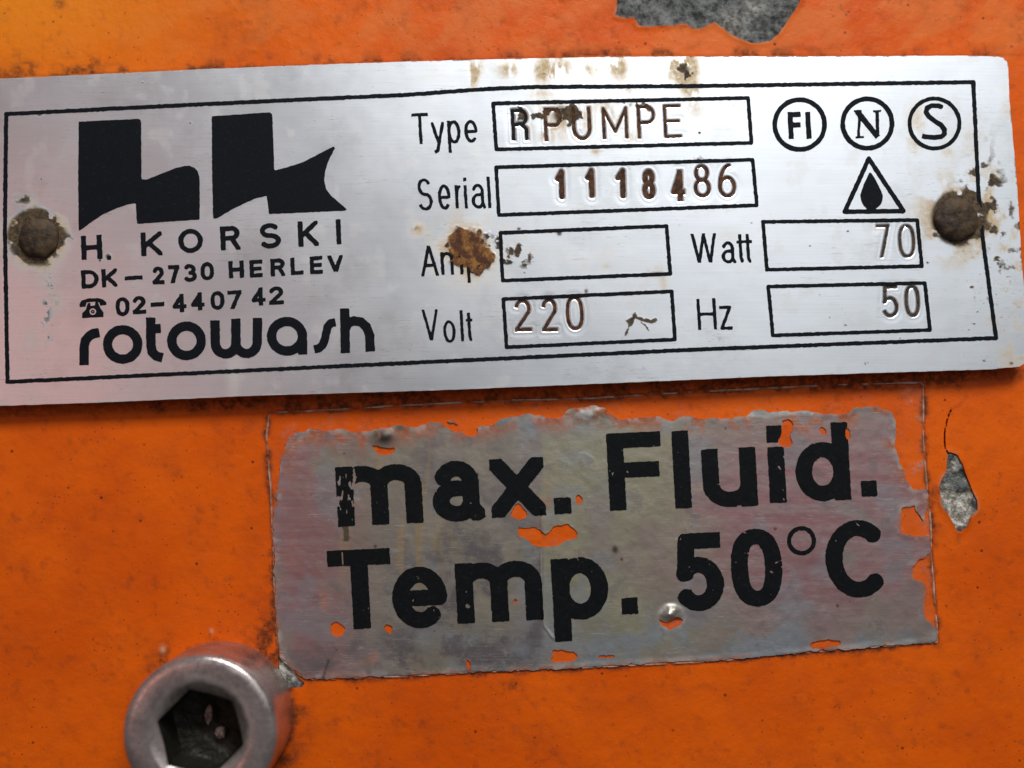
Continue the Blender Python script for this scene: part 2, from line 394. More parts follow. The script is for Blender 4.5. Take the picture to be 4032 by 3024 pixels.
def m_steel(name, base=(.30, .27, .255), r=.33, grime=False):
    t = NT(name)
    a = t.noise(3.5, 4, .6); f = t.noise(30, 5, .65)
    c = t.mix(t.ramp(a, .4, .65), base, tuple(v*.62 for v in base))
    c = t.mix(t.ramp(f, .58, .75, 0, .6), c, (.16, .11, .08))
    if grime:   # black grease packed round the socket opening
        vm = t.n.new('ShaderNodeVectorMath'); vm.operation = 'DISTANCE'; mp = t.n.new('ShaderNodeMapping'); mp.inputs['Scale'].default_value = (1, 1, 0)
        t.link(t.tc, mp.inputs[0]); t.link(mp.outputs[0], vm.inputs[0]); vm.inputs[1].default_value = (.02, .05, 0)
        g = t.ramp(t.math('ADD', vm.outputs['Value'], t.math('MULTIPLY', t.noise(6, 4), .10)), .41, .33, 0, .88)
        c = t.mix(g, c, t.mix(t.ramp(f, .4, .65), (.010, .008, .005), (.07, .05, .03)))
        met = t.mixf(g, .82, 0.0)
        return t.out(c, t.mixf(g, t.ramp(f, .3, .7, r-.07, r+.15), .75), met, t.bump(t.math('ADD', a, f), .004, .4))
    return t.out(c, t.ramp(f, .3, .7, r-.07, r+.15), .85, t.bump(t.math('ADD', a, f), .004, .4))
def m_film():
    t = NT('clear_film')
    tr = t.n.new('ShaderNodeBsdfTransparent'); mx = t.n.new('ShaderNodeMixShader')
    t.out(t.mix(t.ramp(t.noise(9, 4), .4, .6), (.42, .22, .14), (.62, .47, .38)), .28, 0.0, t.bump(t.noise(8, 3), .02, .6))
    f = t.math('MAXIMUM', t.attr('edge'), t.math('MULTIPLY', t.ramp(t.noise(7, 5, .7), .5, .7, .03, .40), t.attr('haze')))
    t.link(f, mx.inputs[0]); t.link(tr.outputs[0], mx.inputs[1]); t.link(t.p.outputs[0], mx.inputs[2])
    t.link(mx.outputs[0], t.n['Material Output'].inputs[0]); return t.m
M = dict(paint=m_paint(), plate=m_plate(), ink=m_ink(), ink2=m_ink('black_letter_ink', (.006, .0065, .007), .5), fill=m_rustfill(),
         rivet=m_rivet(), foil=m_foil(), bare=m_bare(), steel=m_steel('screw_steel', (.56, .465, .43), .24, True), dark=m_steel('socket_steel', (.05, .045, .035), .62), film=m_film())

# ------------------------------------------------------------------ shapes traced on the panel
RIV_L = (142, 930); RIV_R = (3777, 857)
PATCH = pts(cE, [(285, -400), (290, 0), (285, 60), (270, 130), (370, 155), (430, 150), (450, 180), (470, 225), (600, 225), (720, 215), (900, 205), (930, 235), (950, 248), (1010, 245), (1100, 210), (1140, 200), (1200, 240), (1260, 290), (1330, 325), (1400, 345), (1450, 368), (1530, 372), (1620, 355), (1700, 290), (1740, 220), (1800, 130), (1850, 60), (1880, 0), (1900, -250), (1500, -480), (900, -520)])
CHIP = pts(cB, [(1985, 455), (2030, 470), (2060, 520), (2085, 590), (2110, 660), (2140, 720), (2143, 770), (2110, 810), (2090, 860), (2050, 890), (2030, 880), (2000, 830), (1975, 780), (1950, 760), (1945, 700), (1933, 650), (1950, 600), (1972, 560), (1978, 500)])
CHIP2 = pts(cC, [(140, 860), (165, 880), (200, 905), (235, 950), (255, 985), (295, 1018), (275, 1042), (170, 1045), (150, 1005), (145, 940)])
CRACK = pts(cB, [(1985, 470), (1968, 440), (1962, 400), (1962, 360), (1972, 300), (1985, 255), (2000, 222)])
FILM = pts(cA, [(85, 255), (500, 235), (900, 210), (1500, 182)])+pts(cB, [(0, 162), (600, 125), (1400, 85), (1838, 75), (1850, 90), (1850, 400), (1870, 640), (1890, 830)])+pts(cD, [(1895, 250), (1912, 500), (1930, 700), (1922, 735), (1300, 782), (700, 838), (0, 873)])+pts(cC, [(1250, 962), (900, 980), (300, 1000), (215, 935), (150, 870), (132, 780), (115, 500), (108, 200)])+pts(cA, [(105, 1000), (95, 740), (78, 500), (68, 400)])
FOIL = pts(cA, [(165, 500), (185, 450), (205, 405), (320, 350), (420, 362), (520, 345), (560, 372), (680, 365), (760, 345), (850, 325), (950, 345), (1020, 305), (1100, 320), (1160, 300), (1210, 350), (1290, 345), (1400, 320), (1440, 292), (1600, 262), (1700, 285), (1780, 292), (1830, 237), (1950, 218), (2050, 235)])+pts(cB, [(110, 240), (200, 275), (320, 268), (400, 262), (480, 288), (550, 262), (620, 280), (880, 262), (920, 228), (1060, 240), (1180, 228), (1300, 250), (1440, 245), (1480, 212), (1600, 208), (1680, 245), (1702, 300), (1695, 420), (1720, 520), (1750, 600), (1790, 660), (1868, 655), (1872, 740), (1850, 830), (1815, 780), (1800, 745), (1735, 755), (1720, 880), (1740, 902), (1830, 912), (1880, 905)])+pts(cD, [(1890, 245), (1862, 265), (1820, 280), (1788, 320), (1786, 385), (1830, 405), (1862, 420), (1850, 500), (1860, 600), (1895, 640), (1922, 665), (1922, 730), (1300, 778), (700, 830), (0, 865)])+pts(cC, [(1880, 928), (1250, 955), (900, 972), (300, 992), (235, 950), (160, 870), (140, 800), (122, 500), (112, 300)])+pts(cA, [(112, 880), (125, 800), (150, 600)])
HOLES = [pts(cA, [(1485, 858), (1510, 815), (1535, 783), (1565, 820), (1588, 860), (1540, 876)]),
 pts(cA, [(1530, 930), (1580, 930), (1640, 918), (1665, 955), (1695, 972), (1720, 940), (1750, 915), (1820, 908), (1860, 930), (1880, 960), (1862, 988), (1795, 1000), (1780, 1030), (1670, 1034), (1620, 1020), (1590, 990), (1552, 985)]),
 pts(cA, [(1870, 735), (1900, 740), (1905, 780), (1890, 800), (1876, 775)]),
 pts(cA, [(690, 445), (760, 470), (825, 455), (800, 495), (740, 498), (705, 475)]),
 pts(cB, [(1088, 285), (1140, 278), (1128, 335), (1112, 365), (1135, 390), (1120, 428), (1088, 430), (1055, 400), (1082, 360), (1078, 310)]),
 pts(cB, [(1428, 320), (1448, 345), (1440, 385), (1428, 375)]),
 pts(cB, [(1283, 320), (1310, 330), (1312, 355), (1290, 350)]),
 pts(cC, [(440, 680), (480, 665), (520, 690), (522, 730), (490, 750), (455, 735)]),
 pts(cC, [(762, 685), (785, 678), (805, 700), (790, 722), (765, 710)]),
 pts(cC, [(1728, 822), (1780, 835), (1885, 850), (1870, 882), (1800, 895), (1712, 890), (1740, 860)]),
 pts(cC, [(1990, 855), (2085, 855), (2090, 870), (2000, 880)]),
 pts(cC, [(1235, 880), (1250, 890), (1258, 950), (1240, 950)]),
 pts(cC, [(1508, 535), (1530, 530), (1532, 550), (1512, 555)]),
 pts(cD, [(1225, 740), (1300, 720), (1385, 725), (1390, 748), (1240, 765)]),
 pts(cA, [(1100, 305), (1150, 330), (1230, 330), (1300, 350), (1290, 385), (1240, 400), (1200, 365), (1120, 350)])]
BUB = cD(475, 590)
BOLT_PX = (784, 2891); BOLT_H = .60
bc = unproj(np.array([BOLT_PX[0]]), np.array([BOLT_PX[1]]), BOLT_H)[0]
def proj(p):
    q = (np.array(p)-CL) @ CR; return (W/2+FPX*q[0]/-q[2], H/2-FPX*q[1]/-q[2])
bx0, by0 = proj((bc[0], bc[1], 0.0))

def gauss(x, y, c, rx, ry=None):
    ry = ry or rx; return np.exp(-((x-c[0])/rx)**2-((y-c[1])/ry)**2)

# ------------------------------------------------------------------ the orange panel
xs = np.concatenate([np.arange(-2600, -80, 60), np.arange(-80, 4110, 8), np.arange(4110, 6700, 60)])
ys = np.concatenate([np.arange(-2400, -80, 60), np.arange(-80, 3110, 8), np.arange(3110, 5400, 60)])
X, Y = np.meshgrid(xs, ys)
pn = (fbm(X, Y, 60, 5, 4)-.5)
F = np.full(X.shape, -50.0)
for P, am in ((PATCH, 16), (CHIP, 8), (CHIP2, 6)): F = np.maximum(F, -(sd_poly(P, X, Y)+pn*am))
F = np.maximum(F, -(sd_line(CRACK, X, Y, 4)))
def pl_dirt_shade(x, y):
    n = fbm(x, y, 70, 3, 5); n2 = fbm(x, y, 24, 8, 3); n3 = fbm(x, y, 260, 77, 3)
    fe = abs(sd_poly(FILM, x, y))
    d = ss(26, 3, fe)*ss(.40, .60, n)*1.0+ss(9, 3, fe)*.8
    te = np.interp(x, [0, 1600, 2400, 3950], [309, 242, 222, 222])-y
    d = d+ss(0, 3, te)*ss(60, 0, te)*ss(.44, .66, n)*.8+ss(14, 0, te)*ss(0, 2, te)*.5
    d = d+gauss(x, y, (330, 255), 80, 30)*ss(.4, .6, n2)*1.0+gauss(x, y, (110, 262), 40, 20)*ss(.4, .6, n2)
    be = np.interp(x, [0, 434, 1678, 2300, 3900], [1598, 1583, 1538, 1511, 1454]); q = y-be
    d = d+ss(75, 20, q)*ss(0, 6, q)*ss(.46, .6, n)*.9+ss(58, 34, q)*ss(-10, 6, q)*.6+gauss(x, y, (3450, 1500), 300, 40)*.9*ss(.35, .55, n2)  # dirt below the plate; the even band is painted shade deepening its shadow
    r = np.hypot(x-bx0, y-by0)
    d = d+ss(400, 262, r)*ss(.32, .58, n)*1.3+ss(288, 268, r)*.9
    d = d+gauss(x, y, (1085, 2560), 80, 110)*ss(.38, .6, n2)*1.1+gauss(x, y, (1000, 2500), 160, 60)*ss(.45, .65, n)*.9
    d = d+gauss(x, y, (2750, 2640), 110, 60)*ss(.42, .62, n)*.55+gauss(x, y, (2010, 2705), 45, 30)*ss(.35, .6, n2)*.8+gauss(x, y, (3675, 2670), 28, 28)*.45
    d = d+gauss(x, y, (3720, 1960), 70, 50)*ss(.4, .6, n2)*.7
    d = d+ss(.66, .80, fbm(x, y, 34, 51, 3))*.30+ss(.55, .75, n3)*ss(.48, .66, n)*.2
    cr = np.minimum(sd_poly(CHIP, x, y), sd_poly(PATCH, x, y)); d = d+ss(12, 2, cr)*.35*ss(.4, .6, n2)
    d = d+gauss(x, y, (235, 15), 22, 18)*1.0
    cl = sd_line(pts(cB, [(2000, 222), (2040, 200), (2090, 145)]), x, y, 3); d = d+ss(4, 0, cl)*.4
    return np.clip(d, 0, 1)
def pl_blotch(x, y):
    return np.clip(ss(330, 60, y-60*vnoise(x/300, y/300, 4))*ss(.36, .66, fbm(x*1.0+y*.6, y, 110, 29, 4))*1.1*ss(0, 2600, x+900), 0, 1)
def pl_pale(x, y):
    d = gauss(x, y, cF(592, 325), 10, 13)+gauss(x, y, cF(1065, 145), 7, 9)*.8+gauss(x, y, (2010, 1497), 5)*0
    c = np.minimum(sd_poly(CHIP, x, y), sd_poly(PATCH, x, y)); d = d+ss(11, 2, c)*.35*ss(.40, .6, fbm(x, y, 40, 57, 3))
    return np.clip(d*1.3, 0, 1)
def pl_z(x, y):
    c = np.minimum(sd_poly(CHIP, x, y), sd_poly(PATCH, x, y))
    return .010*(fbm(x, y, 420, 61, 2)-.5)+.004*(fbm(x, y, 60, 62, 3)-.5)+.006*ss(22, 2, c)
panel = thing('machine_panel', 'orange painted metal machine panel, dirty and chipped, behind the metal plate and the sticker', 'machine panel', 0, 0, 0)
region_mesh('paint_coat', xs, ys, F, pl_z, .022, M['paint'], panel, dict(dirt=pl_dirt_shade, blotch=pl_blotch, corner_yellow=lambda x, y: np.clip(gauss(x, y, (-150, -50), 900, 420), 0, 1)*.85, pale=pl_pale))
def bare(P, step, seed, zamp, light, label):
    a = np.array(P); x0, y0 = a.min(0)-30; x1, y1 = a.max(0)+30
    xs, ys, X, Y = gridfor(x0, x1, y0, y1, step)
    o = region_mesh('bare_patch', xs, ys, sd_poly(P, X, Y)-22,
        lambda x, y: -.016+zamp*(fbm(x, y, 40, seed, 4)-.5)*ss(26, -12, sd_poly(P, x, y)), .03, M['bare'], panel, dict(light=light))
    o['label'] = label
bare(PATCH, 6, 71, .045, lambda x, y: gauss(x, y, (2975, 25), 30, 30)*.6+gauss(x, y, (2890, 90), 60, 40)*.35, 'large dark grey pitted area where the orange paint has flaked off at the top')
bare(CHIP, 4, 72, .06, lambda x, y: np.clip(ss(.42, .52, fbm(x, y, 60, 9, 2)+ss(1905, 1945, y)*.12)*ss(1880, 1960, y)+gauss(x, y, cB(2010, 540), 18, 30), 0, 1), 'small grey and white diamond shaped chip in the paint with a thin crack above it')
bare(CHIP2, 4, 73, .05, lambda x, y: ss(2700, 2640, y), 'tiny pale chip between the screw and the sticker corner')
# steel sheet below the paint
def flat_box(name, x0, x1, y0, y1, z0, z1, mat, parent):
    V = [(x, y, z) for z in (z0, z1) for x, y in ((x0, y0), (x1, y0), (x1, y1), (x0, y1))]
    Fc = [(3, 2, 1, 0), (4, 5, 6, 7), (0, 1, 5, 4), (1, 2, 6, 5), (2, 3, 7, 6), (3, 0, 4, 7)]
    me = bpy.data.meshes.new(name); me.from_pydata(V, [], Fc); me.materials.append(mat)
    o = bpy.data.objects.new(name, me); COL.objects.link(o); o.parent = parent; return o
flat_box('steel_sheet', -8.6, 8.6, -7.2, 7.2, -.30, -.085, M['dark'], panel)

# ------------------------------------------------------------------ printed and stamped writing: lists of (char, x0, x1, y0, y1) in photo crops
def word(c, L): return [(ch,)+(c(a, y0)[0], c(b, y0)[0], c(a, y0)[1], c(a, y1)[1]) for ch, a, b, y0, y1 in L]
STAMPS = []   # (glyph list, stroke px, slope, lean)
def stamp(c, L, sw, slope=-.03, lean=.05): STAMPS.append((word(c, L), sw, slope, lean))
stamp(c3, [('r0', 868, 990, 385, 605)], 16)
stamp(c3, [('P', 1090, 1215, 380, 608)], 12); stamp(c3, [('U', 1278, 1410, 375, 602)], 13); stamp(c3, [('M', 1480, 1655, 375, 592)], 11)
stamp(c3, [('P', 1715, 1838, 365, 590)], 11); stamp(c3, [('E', 1892, 2012, 360, 585)], 10)
stamp(c3, [('1', 1165, 1238, 795, 998), ('1', 1368, 1438, 788, 990), ('1', 1570, 1650, 788, 990), ('8', 1748, 1840, 793, 998), ('4', 1942, 2038, 800, 1010)], 21, 0, .03)
stamp(c5, [('8', 50, 162, 742, 962), ('6', 210, 328, 738, 962)], 12)
stamp(c4, [('2', 893, 1008, 728, 945), ('2', 1075, 1182, 722, 945), ('0', 1238, 1358, 708, 938)], 11)
stamp(c6, [('7', 1248, 1338, 222, 440), ('0', 1390, 1502, 222, 442)], 10)
stamp(c6, [('5', 1285, 1392, 622, 832), ('0', 1432, 1532, 618, 828)], 11)
def stamp_sdf(S_, X, Y, step=None):
    L, sw, sl, le = S_
    d = np.full(X.shape, 1e3)
    for ch, x0, x1, y0, y1 in L:
        m = (X > x0-40) & (X < x1+40) & (Y > y0-40) & (Y < y1+40)
        if m.any(): d[m] = np.minimum(d[m], glyph_sdf(ch, x0, x1, y0, y1, sw, X[m], Y[m], sl, le, 0))
    return d
def all_stamps(X, Y):
    d = np.full(X.shape, 1e3)
    for s_ in STAMPS: d = np.minimum(d, stamp_sdf(s_, X, Y))
    return d

PLATE = [(-90, 314), (0, 310), (434, 290), (868, 269), (1600, 242), (1911, 234), (2381, 224), (2700, 223), (3302, 222), (3784, 219), (3925, 222), (3950, 228), (3964, 242), (3970, 265), (3974, 381), (3990, 561), (4006, 742), (4021, 1009), (4034, 1147), (4044, 1350), (4044, 1405), (4034, 1430), (4015, 1443), (3900, 1454), (3023, 1482), (2400, 1509), (1678, 1538), (1000, 1558), (434, 1583), (0, 1598), (-90, 1602)]
def base_z(x, y):   # thin sheet, bowed a little between its rivets
    t = np.clip((x-RIV_L[0])/(RIV_R[0]-RIV_L[0]), -.1, 1.1)
    z = .138+.022*np.sin(np.pi*np.clip(t, 0, 1))
    z = z+.012*(fbm(x, y, 700, 31, 2)-.5)
    return z
def plate_z(x, y):
    z = base_z(x, y)
    d = np.full(x.shape, 1e3); m = (x > 1980) & (x < 3720) & (y > 380) & (y < 1330)
    if m.any(): d[m] = all_stamps(x[m], y[m])
    z = z-.011*ss(5.5, -5, d)*.45+.0008*ss(14, 5, d)*ss(0, 5, d)
    # punched metal sinks a little around the stamping
    z = z-.0012*ss(30, 6, d)
    z = z+.0015*np.clip(crud(x, y, False)*2-1.0, 0, 1)*(fbm(x, y, 16, 41, 3))*ss(6, 20, -sd_poly(PLATE, x, y))
    z = z+.007*rust(x, y)*(fbm(x, y, 18, 42, 3))
    return z
def ring(x, y, c, r0, r1):
    r = np.hypot(x-c[0], y-c[1]); return ss(r1, r0, r)
def crud(x, y, specks=True):
    n = fbm(x, y, 34, 12, 5); n2 = fbm(x, y, 90, 13, 4); n3 = fbm(x, y, 15, 14, 3)
    d = ring(x, y, RIV_L, 92, 138)*ss(.30, .46, n+.12*ring(x, y, RIV_L, 80, 118))*1.2+gauss(x, y, (95, 782), 45, 26)*ss(.44, .56, n)*1.1+gauss(x, y, (275, 945), 22, 34)*ss(.42, .56, n)
    d = d+ring(x, y, RIV_R, 90, 132)*ss(.32, .48, n+.06)*1.2
    d = d+gauss(x, y, (3900, 840), 95, 150)*ss(.44, .66, n)*1.1+gauss(x, y, (3960, 980), 70, 190)*ss(.50, .74, n)*.7+gauss(x, y, (3840, 700), 80, 80)*ss(.44, .66, n)*.9+gauss(x, y, (3890, 560), 60, 130)*ss(.50, .68, n)*.35
    d = d+gauss(x, y, c3(2030, 125), 24, 24)*ss(.42, .55, n3)*.9+gauss(x, y, c3(1085, 165), 25, 22)*ss(.5, .6, n3)*.7
    d = d+(gauss(x, y, c3(1200, 425), 26, 30)+gauss(x, y, c3(1300, 420), 26, 26)+gauss(x, y, c3(1045, 440), 26, 14)+gauss(x, y, c3(940, 430), 18, 18)+gauss(x, y, c3(1250, 450), 20, 30))*ss(.34, .50, n)*1.25
    d = d+(gauss(x, y, c4(890, 400), 34, 30)+gauss(x, y, c4(960, 480), 30, 30)+gauss(x, y, c4(775, 340), 20, 24)+gauss(x, y, c4(835, 475), 22, 9)+gauss(x, y, c4(710, 330), 13, 26))*ss(.42, .58, n3)*1.0
    for L_, r_ in (([(1010, 445), (1045, 425), (1085, 440), (1110, 400)], 9), ([(1190, 395), (1225, 430), (1215, 470)], 12), ([(1245, 400), (1290, 385), (1330, 430), (1280, 450), (1250, 480)], 11), ([(925, 385), (955, 410), (965, 455), (935, 440)], 8), ([(1880, 470), (1910, 455)], 5), ([(1720, 365), (1760, 350), (1800, 385)], 5), ([(1985, 130), (2030, 110), (2060, 150), (2035, 190)], 8)):
        d = d+ss(5, -4, sd_line(pts(c3, L_), x, y, r_)+(n3-.5)*46)*.95
    for L_, r_ in (([(700, 300), (705, 360)], 6), ([(745, 325), (790, 330), (800, 400)], 12), ([(840, 420), (880, 385), (920, 370), (905, 440)], 15), ([(930, 510), (960, 480), (1000, 440)], 12), ([(800, 470), (850, 478)], 4)):
        d = d+ss(6, -5, sd_line(pts(c4, L_), x, y, r_)+(fbm(x, y, 22, 141, 4)-.5)*70)*.62
    for L_, r_ in (([(150, 990), (200, 965), (290, 965)], 2.5), ([(215, 985), (220, 975), (255, 985)], 1.5)):
        d = d+ss(4, -2, sd_line(pts(c6, L_), x, y, r_)+(n3-.5)*10)*.4
    for X_, Y_, r_ in ((1580, 470, 7), (2040, 440, 9), (2090, 500, 12), (2110, 555, 9), (1870, 630, 9), (1900, 790, 7), (1885, 870, 6), (1850, 910, 5), (1990, 500, 7), (1180, 1130, 9), (1950, 1110, 8), (2130, 1130, 9), (1400, 965, 4), (940, 830, 4), (875, 685, 4), (1045, 880, 6), (430, 210, 5), (1060, 265, 5)):
        d = d+gauss(x, y, c6(X_, Y_), r_*1.2, r_*.8)*ss(.35, .55, n3)*1.0
    d = d+gauss(x, y, c4(650, 985), 5)*.5
    d = d+(gauss(x, y, c4(1195, 285), 14, 14)+gauss(x, y, c4(1850, 560), 34, 12)+gauss(x, y, c4(925, 255), 10, 8))*.9
    d = d+(gauss(x, y, c4(1375, 672), 10, 14)+gauss(x, y, c3(1640, 355), 30, 14)*ss(.45, .6, n3)+gauss(x, y, c3(2130, 735), 26, 20)*ss(.4, .55, n3))*.8
    sq = np.minimum(sd_line(pts(c4, [(1640, 975), (1660, 915), (1690, 870)]), x, y, 5), sd_line(pts(c4, [(1650, 880), (1700, 845), (1760, 868), (1810, 880), (1848, 858)]), x, y, 7))
    sq = np.minimum(sq, sd_line(pts(c4, [(1690, 825), (1712, 850)]), x, y, 11)); sq = np.minimum(sq, sd_line(pts(c4, [(1740, 880), (1770, 900), (1795, 940)]), x, y, 4))
    d = d+ss(4, -3, sq+(n3-.5)*12)*.95
    for q, rr in ((c1(228, 697), 5), (c1(512, 160), 4), (c1(778, 172), 5), (c1(1035, 392), 6), (c1(145, 585), 4), (c1(215, 340), 14), (c5(90, 535), 5), (c6(812, 362), 4), (c3(2135, 548), 3), (c6(1628, 290), 8), (c6(2030, 445), 10), (c2(590, 150), 14), (c2(545, 172), 8)):
        d = d+gauss(x, y, q, rr)*1.1
    # specks: right and top-left
    sp = ss(.70, .80, fbm(x, y, 13, 91, 2))
    if not specks: sp = sp*0
    d = d+sp*(gauss(x, y, (3900, 1150), 150, 350)*.5+gauss(x, y, (500, 320), 500, 120)*.18+gauss(x, y, (190, 1200), 60, 200)*.6+.06)
    d = d+gauss(x, y, (185, 1200), 22, 140)*ss(.44, .58, n)*.9
    d = d+(gauss(x, y, cF(0, 0), 1)*0)
    d = d+ss(8, 0, -sd_poly(PLATE, x, y))*ss(.50, .62, n)*.6+ss(40, 0, 4000-x+0*y)*0
    return np.clip(d, 0, 1)
def rust(x, y):
    n = fbm(x, y, 40, 22, 5)-.5
    q = np.minimum(np.hypot((x-c4(590, 375)[0])/74, (y-c4(590, 375)[1])/72), np.hypot((x-c4(640, 455)[0])/60, (y-c4(640, 455)[1])/50))
    d = ss(1.32, .95, q+n*1.2)
    d = d+gauss(x, y, c4(240, 262), 16, 15)*ss(-.1, .1, n)*.6
    d = d+ring(x, y, RIV_L, 86, 126)*ss(.0, .12, n)*.4
    d = d+ring(x, y, RIV_R, 84, 135)*ss(.0, .12, n)*.3
    d = d+gauss(x, y, c3(1300, 500), 40, 30)*ss(.02, .15, n)*.5+gauss(x, y, c3(1100, 560), 10, 22)*.6
    return np.clip(d, 0, 1)
def stain(x, y):
    n = fbm(x, y*.8, 60, 15, 5); v = fbm(x, y*.35, 34, 16, 4)
    d = 0
    for X_, Y_, rx, ry, a in ((620, 110, 36, 36, 1.3), (620, 190, 20, 40, 1.0), (850, 130, 42, 30, 1.0), (1080, 130, 36, 52, 1.3), (1195, 110, 46, 42, 1.2), (1400, 130, 36, 36, .8), (1590, 110, 38, 46, 1.3), (2010, 100, 60, 60, 1.5), (2060, 170, 34, 60, 1.3), (1080, 290, 50, 18, .5), (1640, 270, 40, 18, .5), (2090, 270, 40, 25, .7), (2110, 400, 30, 50, .5), (1060, 530, 40, 30, .6), (1240, 480, 80, 60, .7), (1520, 430, 60, 50, .5), (1700, 580, 40, 25, .6), (1120, 600, 60, 18, .4), (1440, 675, 22, 14, .8), (1500, 400, 120, 80, .3), (1100, 420, 80, 60, .4)):
        d = d+gauss(x, y, c3(X_, Y_), rx, ry)*a
    d = d*ss(.34, .54, v)
    e = 0
    for X_, Y_, rx, ry, a in ((60, 390, 34, 34, .5), (1520, 420, 44, 60, .45), (1480, 560, 55, 50, .7), (1640, 450, 40, 80, .35), (1800, 560, 60, 60, .35), (1750, 660, 60, 30, .5)):
        e = e+gauss(x, y, c5(X_, Y_), rx, ry)*a
    for X_, Y_, rx, ry, a in ((590, 400, 120, 105, 1.5), (240, 262, 30, 26, 1.3), (1510, 510, 20, 14, .5), (1780, 530, 60, 34, .55), (1900, 620, 18, 34, .7), (1700, 475, 14, 10, .6), (1250, 440, 180, 40, .15)):
        e = e+gauss(x, y, c4(X_, Y_), rx, ry)*a
    e = e*ss(.30, .6, n)
    f = ring(x, y, RIV_L, 100, 165)*ss(.40, .6, n)*.9+ring(x, y, RIV_R, 100, 240)*ss(.42, .62, n)*.8
    f = f+gauss(x, y, (3960, 950), 90, 500)*ss(.50, .66, n)*.7+gauss(x, y, c2(1270, 830), 22, 60)*.35+gauss(x, y, (180, 1250), 60, 200)*ss(.45, .65, n)*.35
    f = f+gauss(x, y, (4020, 1380), 70, 70)*ss(.4, .6, n)*.7+gauss(x, y, (2860, 930), 60, 30)*.18
    g = ss(.62, .75, n)*.12
    h = ss(20, 0, all_stamps(x, y) if x.size < 4e5 else 99+0*x)*.0
    return np.clip(d+e+f+g+h, 0, 1)

plate = thing('nameplate', 'brushed aluminium type plate with black writing, riveted on the orange panel above the sticker', 'nameplate', 0, 0, 0)
xs = np.concatenate([np.arange(-110, 1500, 7), np.arange(1500, 1980, 4.5), np.arange(1980, 3720, 3.2), np.arange(3720, 4070, 5)])
ys = np.concatenate([np.arange(200, 380, 5), np.arange(380, 1330, 3.2), np.arange(1330, 1630, 7)])
X, Y = np.meshgrid(xs, ys)
F = sd_poly(PLATE, X, Y)+(fbm(X, Y, 30, 2, 3)-.5)*3
region_mesh('metal_sheet', xs, ys, F, plate_z, .045, M['plate'], plate, dict(crud=crud, rust=rust, stain=stain))

INK_T = .0022
def ink(name, label, sdf, bbox, step, parent, zf, mat, rough=2.2, seed=1, wear=0.0, thick=INK_T, chip=None):
    xs, ys, X, Y = gridfor(*bbox, step)
    F = sdf(X, Y)+(fbm(X, Y, 11, seed, 3)-.5)*2*rough
    if wear > 0: F = np.maximum(F, (fbm(X, Y, 12, seed+50, 3)-wear)*90)
    if chip is not None: F = np.maximum(F, chip(X, Y))
    o = region_mesh(name, xs, ys, F, lambda x, y: zf(x, y)+thick, thick*1.2, mat, parent, None, False)
    if o is not None and label: o['label'] = label
    return o
NAMES = {'-': 'dash', '.': 'full_stop'}
def part_empty(name, label, parent):
    e = bpy.data.objects.new(name, None); COL.objects.link(e); e.parent = parent; e['label'] = label; e.empty_display_size = .1; return e
def print_word(name, label, L, sw, slope=-.06, lean=.045, k=.08, step=3.0, parent=plate, zf=base_z, mat=None, rough=1.8, seed=1, wear=0, extra=None, **kw):
    e = part_empty(name, label, parent)
    for ch, x0, x1, y0, y1 in L:
        ink(NAMES.get(ch, 'digit' if ch in '0123456789' else 'letter'), None,
            lambda X, Y: glyph_sdf(ch, x0, x1, y0, y1, sw, X, Y, slope, lean, k), (x0-6, x1+6, y0-6, y1+6), step, e, zf, mat or M['ink'], rough, seed, wear, **kw)
    return e

# frame line and field boxes
def sd_frame(P, X, Y, r): return sd_line(P, X, Y, r, (0, 0), 0, True)
FRAME = [(24, 449), (796, 410), (1600, 373), (1900, 351), (2100, 342), (2700, 339), (3400, 329), (3833, 323), (3853, 763), (3871, 949), (3922, 1331), (2700, 1378), (1500, 1434), (29, 1504), (19, 900)]
ink('border_line', None, lambda X, Y: np.maximum(sd_frame(FRAME, X, Y, 8), -(np.hypot(X-RIV_R[0], Y-RIV_R[1])-96)), (0, 3945, 300, 1525), 3.4, plate, base_z, M['ink'], 2.2, 3)
def box(label, TL, TR, BR, BL, r=7.4, s=4):
    P = [TL, TR, BR, BL]; a = np.array(P)
    ink('field_box', label, lambda X, Y: sd_frame(P, X, Y, r), (a[:, 0].min()-10, a[:, 0].max()+10, a[:, 1].min()-10, a[:, 1].max()+10), 3.2, plate, base_z, M['ink'], 2.0, s)
box('black outlined box beside the word Type', c3(752, 352), c5(408, 308), c5(430, 602), c3(772, 660), s=4)
box('black outlined box beside the word Serial', c3(772, 780), c5(438, 712), c5(465, 1010), c3(790, 1100), s=5)
box('empty black outlined box beside the word Amp', c4(800, 284), c4(1914, 238), c4(1938, 558), c4(815, 604), s=6)
box('black outlined box beside the word Volt', c4(820, 728), c4(1948, 676), c4(1970, 998), c4(842, 1050), s=7)
box('black outlined box beside the word Watt', c6(505, 205), c6(1514, 193), c6(1545, 495), c6(532, 518), s=8)
box('black outlined box beside the letters Hz', c6(540, 628), c6(1564, 605), c6(1598, 912), c6(570, 948), s=9)

